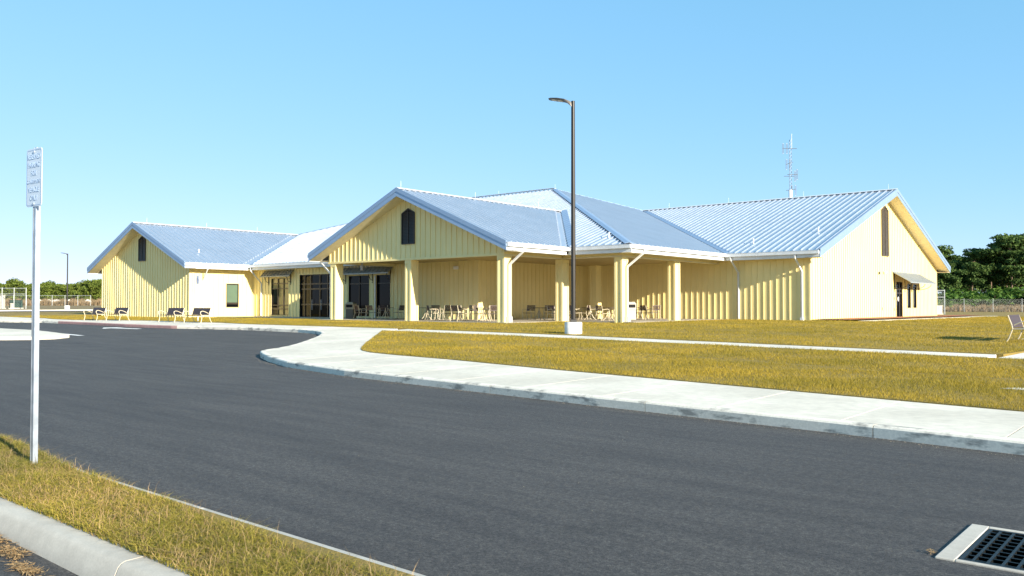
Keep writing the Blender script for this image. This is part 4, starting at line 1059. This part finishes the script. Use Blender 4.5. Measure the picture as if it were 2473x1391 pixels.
# ------------------------------------------------------------------ vegetation
def tri_mesh(name, V, mat):      # V: (n,3,3) triangles
    n = len(V); me = bpy.data.meshes.new(name)
    me.vertices.add(n*3); me.vertices.foreach_set('co', V.reshape(-1).astype(np.float32))
    me.loops.add(n*3); me.loops.foreach_set('vertex_index', np.arange(n*3, dtype=np.int32))
    me.polygons.add(n); me.polygons.foreach_set('loop_start', np.arange(0, n*3, 3, dtype=np.int32)); me.polygons.foreach_set('loop_total', np.full(n, 3, np.int32))
    me.update(calc_edges=True); me.materials.append(M[mat]); return me
def leaves(cen, rad, n, size, rng, flat=1.0):
    """n leaf triangles scattered in an ellipsoid shell round cen"""
    d = rng.normal(size=(n, 3)); d /= np.linalg.norm(d, axis=1)[:, None]
    r = rng.uniform(.35, 1, n)**.5
    p = np.array(cen)+d*r[:, None]*np.array(rad)
    a = rng.normal(size=(n, 3)); a /= np.linalg.norm(a, axis=1)[:, None]
    b = np.cross(a, rng.normal(size=(n, 3))); b /= np.linalg.norm(b, axis=1)[:, None]
    s = size*rng.uniform(.5, 1.3, n)[:, None]
    return np.stack([p-a*s*.5, p+a*s*.5, p+b*s*1.1], 1)
def tree_proto(kind, seed):
    rng = np.random.default_rng(seed); root = empty({'pine': 'pine_tree', 'broad': 'broadleaf_tree', 'shrub': 'shrub'}[kind], (0, 0, 0), False)
    tr = MB(); T = []
    if kind == 'pine':
        H = 10.0; bend = rng.normal(0, .3, 2)
        tp = [(bend[0]*(z/H)**2, bend[1]*(z/H)**2, z) for z in np.linspace(-.3, H*.93, 9)]
        tr.tube(tp, .15, 8, .035)
        for k in range(48):
            t = .30+.70*rng.random()**.75; z = H*t; ang = rng.uniform(0, 6.28)
            env = 2.5*math.sqrt(max(0, 1-((t-.62)/.42)**2))+.15 if t > .2 else 1
            rr = env*rng.uniform(.25, 1)
            if t < .5 and rng.random() < .35: continue
            c = np.array([bend[0]*t*t+rr*math.cos(ang), bend[1]*t*t+rr*math.sin(ang), z+rr*.12])
            q = rng.uniform(.5, 1.05)
            T.append(leaves(c, (q*1.15, q*1.15, q*.5), 190, .27, rng))
            tr.tube([(bend[0]*t*t, bend[1]*t*t, z-.35), tuple(c)], .035, 5, .012)
        T.append(leaves((bend[0], bend[1], H*.96), (.8, .8, .45), 200, .26, rng))
        lm = 'pine_leaf'
    elif kind == 'broad':
        H = 7.0
        tr.tube([(0,0,-.3),(.1,0,1.2),(0,.1,2.6),(0,0,4.2)], .2, 8, .08)
        for k in range(46):
            a = rng.uniform(0, 6.28); t = rng.random(); rr = 3.0*math.sqrt(rng.random())*(1-.55*abs(t-.35))
            z = 1.1+t*5.2*(1-.10*rr/3); c = np.array([rr*math.cos(a), rr*math.sin(a), z]); s = rng.uniform(.6, 1.15)
            T.append(leaves(c, (s*1.15, s*1.15, s*.75), 130, .36, rng))
            if k % 3 == 0: tr.tube([(0, 0, 2.0), tuple(c*np.array([.5, .5, .8])), tuple(c)], .05, 5, .015)
        lm = 'broad_leaf'
    else:
        H = 3.0
        for k in range(6):
            a = rng.uniform(0, 6.28); tr.tube([(0,0,-.2), (.4*math.cos(a), .4*math.sin(a), .9), (1.0*math.cos(a), 1.0*math.sin(a), 2.0)], .05, 5, .015)
        for k in range(22):
            a = rng.uniform(0, 6.28); rr = 1.5*math.sqrt(rng.random()); z = .4+rng.random()*2.3*(1-.2*rr); s = rng.uniform(.4, .75)
            T.append(leaves((rr*math.cos(a), rr*math.sin(a), z), (s, s, s*.8), 130, .24, rng))
        lm = 'shrub_leaf'
    tr.build('trunk', 'bark', root, smooth=True)
    link('crown', tri_mesh('crown', np.concatenate(T), lm), root)
    return root, H
protos = {k: [tree_proto(k, s) for s in ss] for k, ss in (('pine', (1, 2, 3, 4)), ('broad', (11, 12, 13)), ('shrub', (21, 22)))}
used = set()
def plant(kind, px, depth, top_px, label, cat, group, var, k, wide=1.0):
    u, v = ground_at(px, depth); z = gz(u, v); h = CZ+(736.5-top_px)*depth/2015.66-z
    root, H = protos[kind][var]; s = h/H; rz = (k*2.399) % 6.283
    if (kind, var) not in used: used.add((kind, var)); r = root; r['label'] = label
    else: r = copy_thing(root, (0, 0, 0), 0, label)
    r.location = (u, v, z-.05); r.rotation_euler = (0, 0, rz); r.scale = (s*wide, s*wide, s); tag(r, label, cat, group)
pines = [(2262,158,640),(2288,150,600),(2318,165,628),(2346,150,604),(2372,172,622),(2394,152,606),(2418,160,588),(2444,148,572),(2466,165,590),(2482,150,574),(2508,160,585),(2535,150,578),(2570,158,590),(2610,150,580),
         (2306,185,640),(2360,190,625),(2408,188,618),(2432,182,600),(2455,190,612),(2276,172,622),(2334,178,632)]
for k, (px, dp, ty) in enumerate(sorted(pines)):
    plant('pine', px, dp, ty, 'dark green pine tree in the wood on the right, %s from the building' % ORD[k], 'pine tree', 'pine wood on the right', k % 4, k, 1.12)
shr = [(2256,128,712),(2306,150,690),(2330,152,696),(2358,150,690),(2386,152,684),(2412,152,686),(2440,150,682),(2466,152,684),(2494,150,680),(2268,135,704),(2292,133,694),(2318,138,712),(2344,132,708),(2372,140,700),(2398,140,694),(2426,142,692),(2452,140,696),(2480,138,690),(2510,140,694),(2560,140,692)]
for k, (px, dp, ty) in enumerate(sorted(shr)):
    plant('shrub', px, dp, ty, 'rounded green shrub at the foot of the right-hand pines, %s from the building' % ORD[k], 'shrub', 'shrubs below the pines', k % 2, k, 1.7)
bro = [(-60,250,672),(-25,240,676),(8,250,679),(34,236,670),(62,250,681),(88,240,684),(108,246,678),(132,240,682),(150,252,680),(172,240,684),(192,248,680),(208,240,674),(224,236,666),(246,246,672),(270,244,676),(300,240,672),(-95,245,668),(118,262,676),(44,262,678),(180,262,679),(235,260,672),(78,258,682)]
for k, (px, dp, ty) in enumerate(sorted(bro)):
    plant('broad', px, dp, ty, 'round olive-green tree in the far left tree line, %s from the left' % ORD[k], 'tree', 'far left tree line', k % 3, k, 1.12)

def in_poly(P, x, y):
    c = np.zeros(len(x), bool); n = len(P)
    for i in range(n):
        x1, y1 = P[i]; x2, y2 = P[(i+1) % n]
        if y1 == y2: continue
        c ^= ((y1 > y) != (y2 > y)) & (x < (x2-x1)*(y-y1)/(y2-y1)+x1)
    return c
def blades(name, P, zoff, dens, height, width, mat, label, cat, rng, ref=None, lim=None, lean=.6, segs=1, clump=0, seam=None):
    xs = [p[0] for p in P]; ys = [p[1] for p in P]; b = lim or (min(xs), max(xs), min(ys), max(ys))
    N = int((b[1]-b[0])*(b[3]-b[2])*dens)
    x = rng.uniform(b[0], b[1], N); y = rng.uniform(b[2], b[3], N)
    k = in_poly(P, x, y)
    dist = np.hypot(x-CU, y-CV); fx, fy = -math.sin(YAW), math.cos(YAW)
    dep = (x-CU)*fx+(y-CV)*fy; lat = (x-CU)*fy-(y-CV)*fx
    k &= (dep > 1.5) & (np.abs(lat) < dep*.68+1.0)
    if seam: k &= ~(np.abs(y-(seam[0]+seam[1]*x+.12*np.sin(x*.9)+.05*np.sin(x*4.1))) < seam[2]*(.6+.5*np.sin(x*2.3)**2))
    f = np.ones(N)
    if ref: f = np.maximum(1, dist/ref); k &= rng.random(N) < 1/f**1.7
    if clump:
        c = np.sin(x*clump*1.3+np.sin(y*clump))*np.sin(y*clump*1.7+np.sin(x*clump*.8)); hs = 1+.35*c
    else: hs = np.ones(N)
    x, y, f, hs = x[k], y[k], f[k], hs[k]; n = len(x); z = G(x, y)+zoff
    h = height*rng.uniform(.45, 1.25, n)*hs; w = width*rng.uniform(.7, 1.3, n)*f**.9
    a = rng.uniform(0, 6.283, n); l = rng.uniform(0, 6.283, n); le = lean*rng.uniform(.1, 1, n)*h
    base = np.stack([x, y, z-.01], 1); sd_ = np.stack([np.cos(a), np.sin(a), np.zeros(n)], 1)*w[:, None]*.5
    ln = np.stack([np.cos(l), np.sin(l), np.zeros(n)], 1)
    if segs == 1:
        T = np.stack([base-sd_, base+sd_, base+ln*le[:, None]+np.array([0, 0, 1])*h[:, None]], 1)
        me = tri_mesh(name, T, mat)
    else:
        mid = base+ln*(le*.32)[:, None]+np.array([0, 0, 1])*(h*.6)[:, None]
        tip = base+ln*(le*1.25)[:, None]+np.array([0, 0, 1])*(h*(1-.25*rng.random(n)))[:, None]
        m1, m2 = mid-sd_*.75, mid+sd_*.75
        V = np.stack([base-sd_, base+sd_, m2, m1, tip], 1).reshape(-1, 3)
        me = bpy.data.meshes.new(name); me.vertices.add(n*5); me.vertices.foreach_set('co', V.reshape(-1).astype(np.float32))
        o5 = (np.arange(n)*5)[:, None]; loops = np.concatenate([o5+np.array([[0,1,2,3]]), o5+np.array([[3,2,4]])], 1).reshape(-1).astype(np.int32)
        st = np.stack([np.arange(n)*7, np.arange(n)*7+4], 1).reshape(-1).astype(np.int32); tot = np.tile(np.array([4, 3], np.int32), n)
        me.loops.add(n*7); me.loops.foreach_set('vertex_index', loops); me.polygons.add(n*2); me.polygons.foreach_set('loop_start', st); me.polygons.foreach_set('loop_total', tot)
        me.update(calc_edges=True); me.materials.append(M[mat])
    o = link(name, me); tag(o, label, cat, kind='stuff'); print(name, n); return o
rng = np.random.default_rng(3)
isl = [(-25,-34.66),(20,-34.82),(20,-34.15),(6.5,-34.13),(3.4,-34.0),(1.0,-33.76),(-25,-33.70)]
blades('island_grass', isl, .01, 11000, .055, .0042, 'grass_mix', 'rough yellow-green grass on the near kerbed strip', 'grass', rng, lim=(-6, 9.5, -34.85, -33.65), lean=1.9, segs=2, clump=4.2)
blades('island_grass', isl, .01, 1500, .075, .0035, 'straw', 'matted straw among the grass of the near kerbed strip', 'grass', rng, lim=(-6, 9.5, -34.85, -33.65), lean=2.6, segs=2)
blades('island_grass', isl, .01, 130, .15, .003, 'straw', 'tall dry grass stalks on the near kerbed strip', 'grass', rng, lim=(-6, 9.5, -34.85, -33.65), lean=.8, segs=2)
blades('lawn_grass', lawnA, .015, 2900, .056, .006, 'grass_dry', 'mown golden grass of the front lawn by the sidewalk', 'grass', rng, ref=12, lim=(-17, 14, -25.5, -13.7), lean=.9, clump=1.1, seam=(-18.05, -.17, .09))
blades('lawn_grass', lawnB, .015, 2400, .052, .006, 'grass_dry', 'mown golden grass of the upper lawn by the building', 'grass', rng, ref=12, lim=(-66, 20, -13.2, 45), lean=.9, clump=.9)
def strip(px0, px1, d0, d1): return [ground_at(px0, d0), ground_at(px1, d0), ground_at(px1, d1), ground_at(px0, d1)]
def weeds(name, P, n, h, label):
    rng = np.random.default_rng(9); A, B, C, D = [np.array(p) for p in P]
    s, t = rng.random(n), rng.random(n); q = (A+(B-A)*s[:, None])*(1-t[:, None])+(D+(C-D)*s[:, None])*t[:, None]
    z = G(q[:, 0], q[:, 1]); hh = h*rng.uniform(.4, 1.1, n)*(1+.35*np.sin(s*60)*np.sin(s*23+t*9)); a = rng.uniform(0, 6.28, n); w = .07
    b = np.stack([q[:, 0], q[:, 1], z-.1], 1); sd_ = np.stack([np.cos(a), np.sin(a), 0*a], 1)*w
    T = np.stack([b-sd_, b+sd_, b+np.stack([rng.normal(0, .25, n), rng.normal(0, .25, n), hh], 1)], 1)
    tag(link(name, tri_mesh(name, T, 'weed')), label, 'weeds', kind='stuff')
weeds('field_weeds', strip(2240, 2640, 120, 150), 45000, 1.0, 'brown dry weeds in the field below the right-hand pines')
weeds('field_weeds', strip(-120, 300, 193, 236), 45000, 1.5, 'brown dry weeds in the field below the far left trees')
# leaf litter in the gutter by the island and beside the drain
def litter(name, c, r, n, label, sz=.05):
    rng = np.random.default_rng(int(abs(c[0])*100)); p = rng.normal(size=(n, 2))*np.array(r)+np.array(c); z = rng.uniform(.004, .028, n)
    a = rng.uniform(0, 6.28, n); d = np.stack([np.cos(a), np.sin(a), rng.normal(0, .12, n)], 1)*sz*rng.uniform(.5, 1.4, n)[:, None]
    e = np.stack([-np.sin(a), np.cos(a), rng.normal(0, .2, n)], 1)*.004
    b = np.stack([p[:, 0], p[:, 1], z], 1); T = np.stack([b-e, b+e, b+d], 1)
    tag(link(name, tri_mesh(name, T, 'straw')), label, 'litter', kind='stuff')
litter('pine_straw', (4.1, -35.03), (.16, .035), 700, 'brown pine straw washed against the near kerb')
litter('pine_straw', (4.6, -35.05), (.10, .03), 350, 'tan pine straw clump below the kerb joint')
litter('pine_straw', (5.05, -35.12), (.09, .025), 300, 'tan pine straw clump farther right by the near kerb')
litter('pine_straw', (9.12, -31.22), (.022, .014), 45, 'red-brown leaf scraps at the corner of the storm drain', .022)

# grit: small pale stones on the asphalt, thickest along the foot of the kerb
def grit():
    rng = np.random.default_rng(17); L = [p for p in densify(outer, .25) if -22 < p[0] < 12]; n = 2600
    i = rng.integers(1, len(L)-1, n); P = np.array(L); t = P[i+1]-P[i-1]; t /= np.linalg.norm(t, axis=1)[:, None]
    nrm = np.stack([-t[:, 1], t[:, 0]], 1); d = rng.exponential(.11, n)+.01
    q = P[i]+t*rng.uniform(-.15, .15, n)[:, None]+nrm*d[:, None]
    q = np.concatenate([q, np.stack([rng.uniform(-12, 11, 45), rng.uniform(-33.5, -26.8, 45)], 1)])
    n = len(q); r = rng.uniform(.002, .006, n); z = G(q[:, 0], q[:, 1])-.15
    a = rng.uniform(0, 6.28, n); b = np.stack([q[:, 0], q[:, 1], z], 1); T = []
    for k in range(3):
        p0 = b+np.stack([np.cos(a+k*2.09)*r, np.sin(a+k*2.09)*r, 0*r], 1); p1 = b+np.stack([np.cos(a+(k+1)*2.09)*r, np.sin(a+(k+1)*2.09)*r, 0*r], 1)
        T.append(np.stack([p0, p1, b+np.stack([0*r, 0*r, r*.9], 1)], 1))
    tag(link('road_grit', tri_mesh('road_grit', np.concatenate(T), 'patio_concrete')), 'fine pale grit on the asphalt along the sidewalk kerb', 'grit', kind='stuff')
grit()
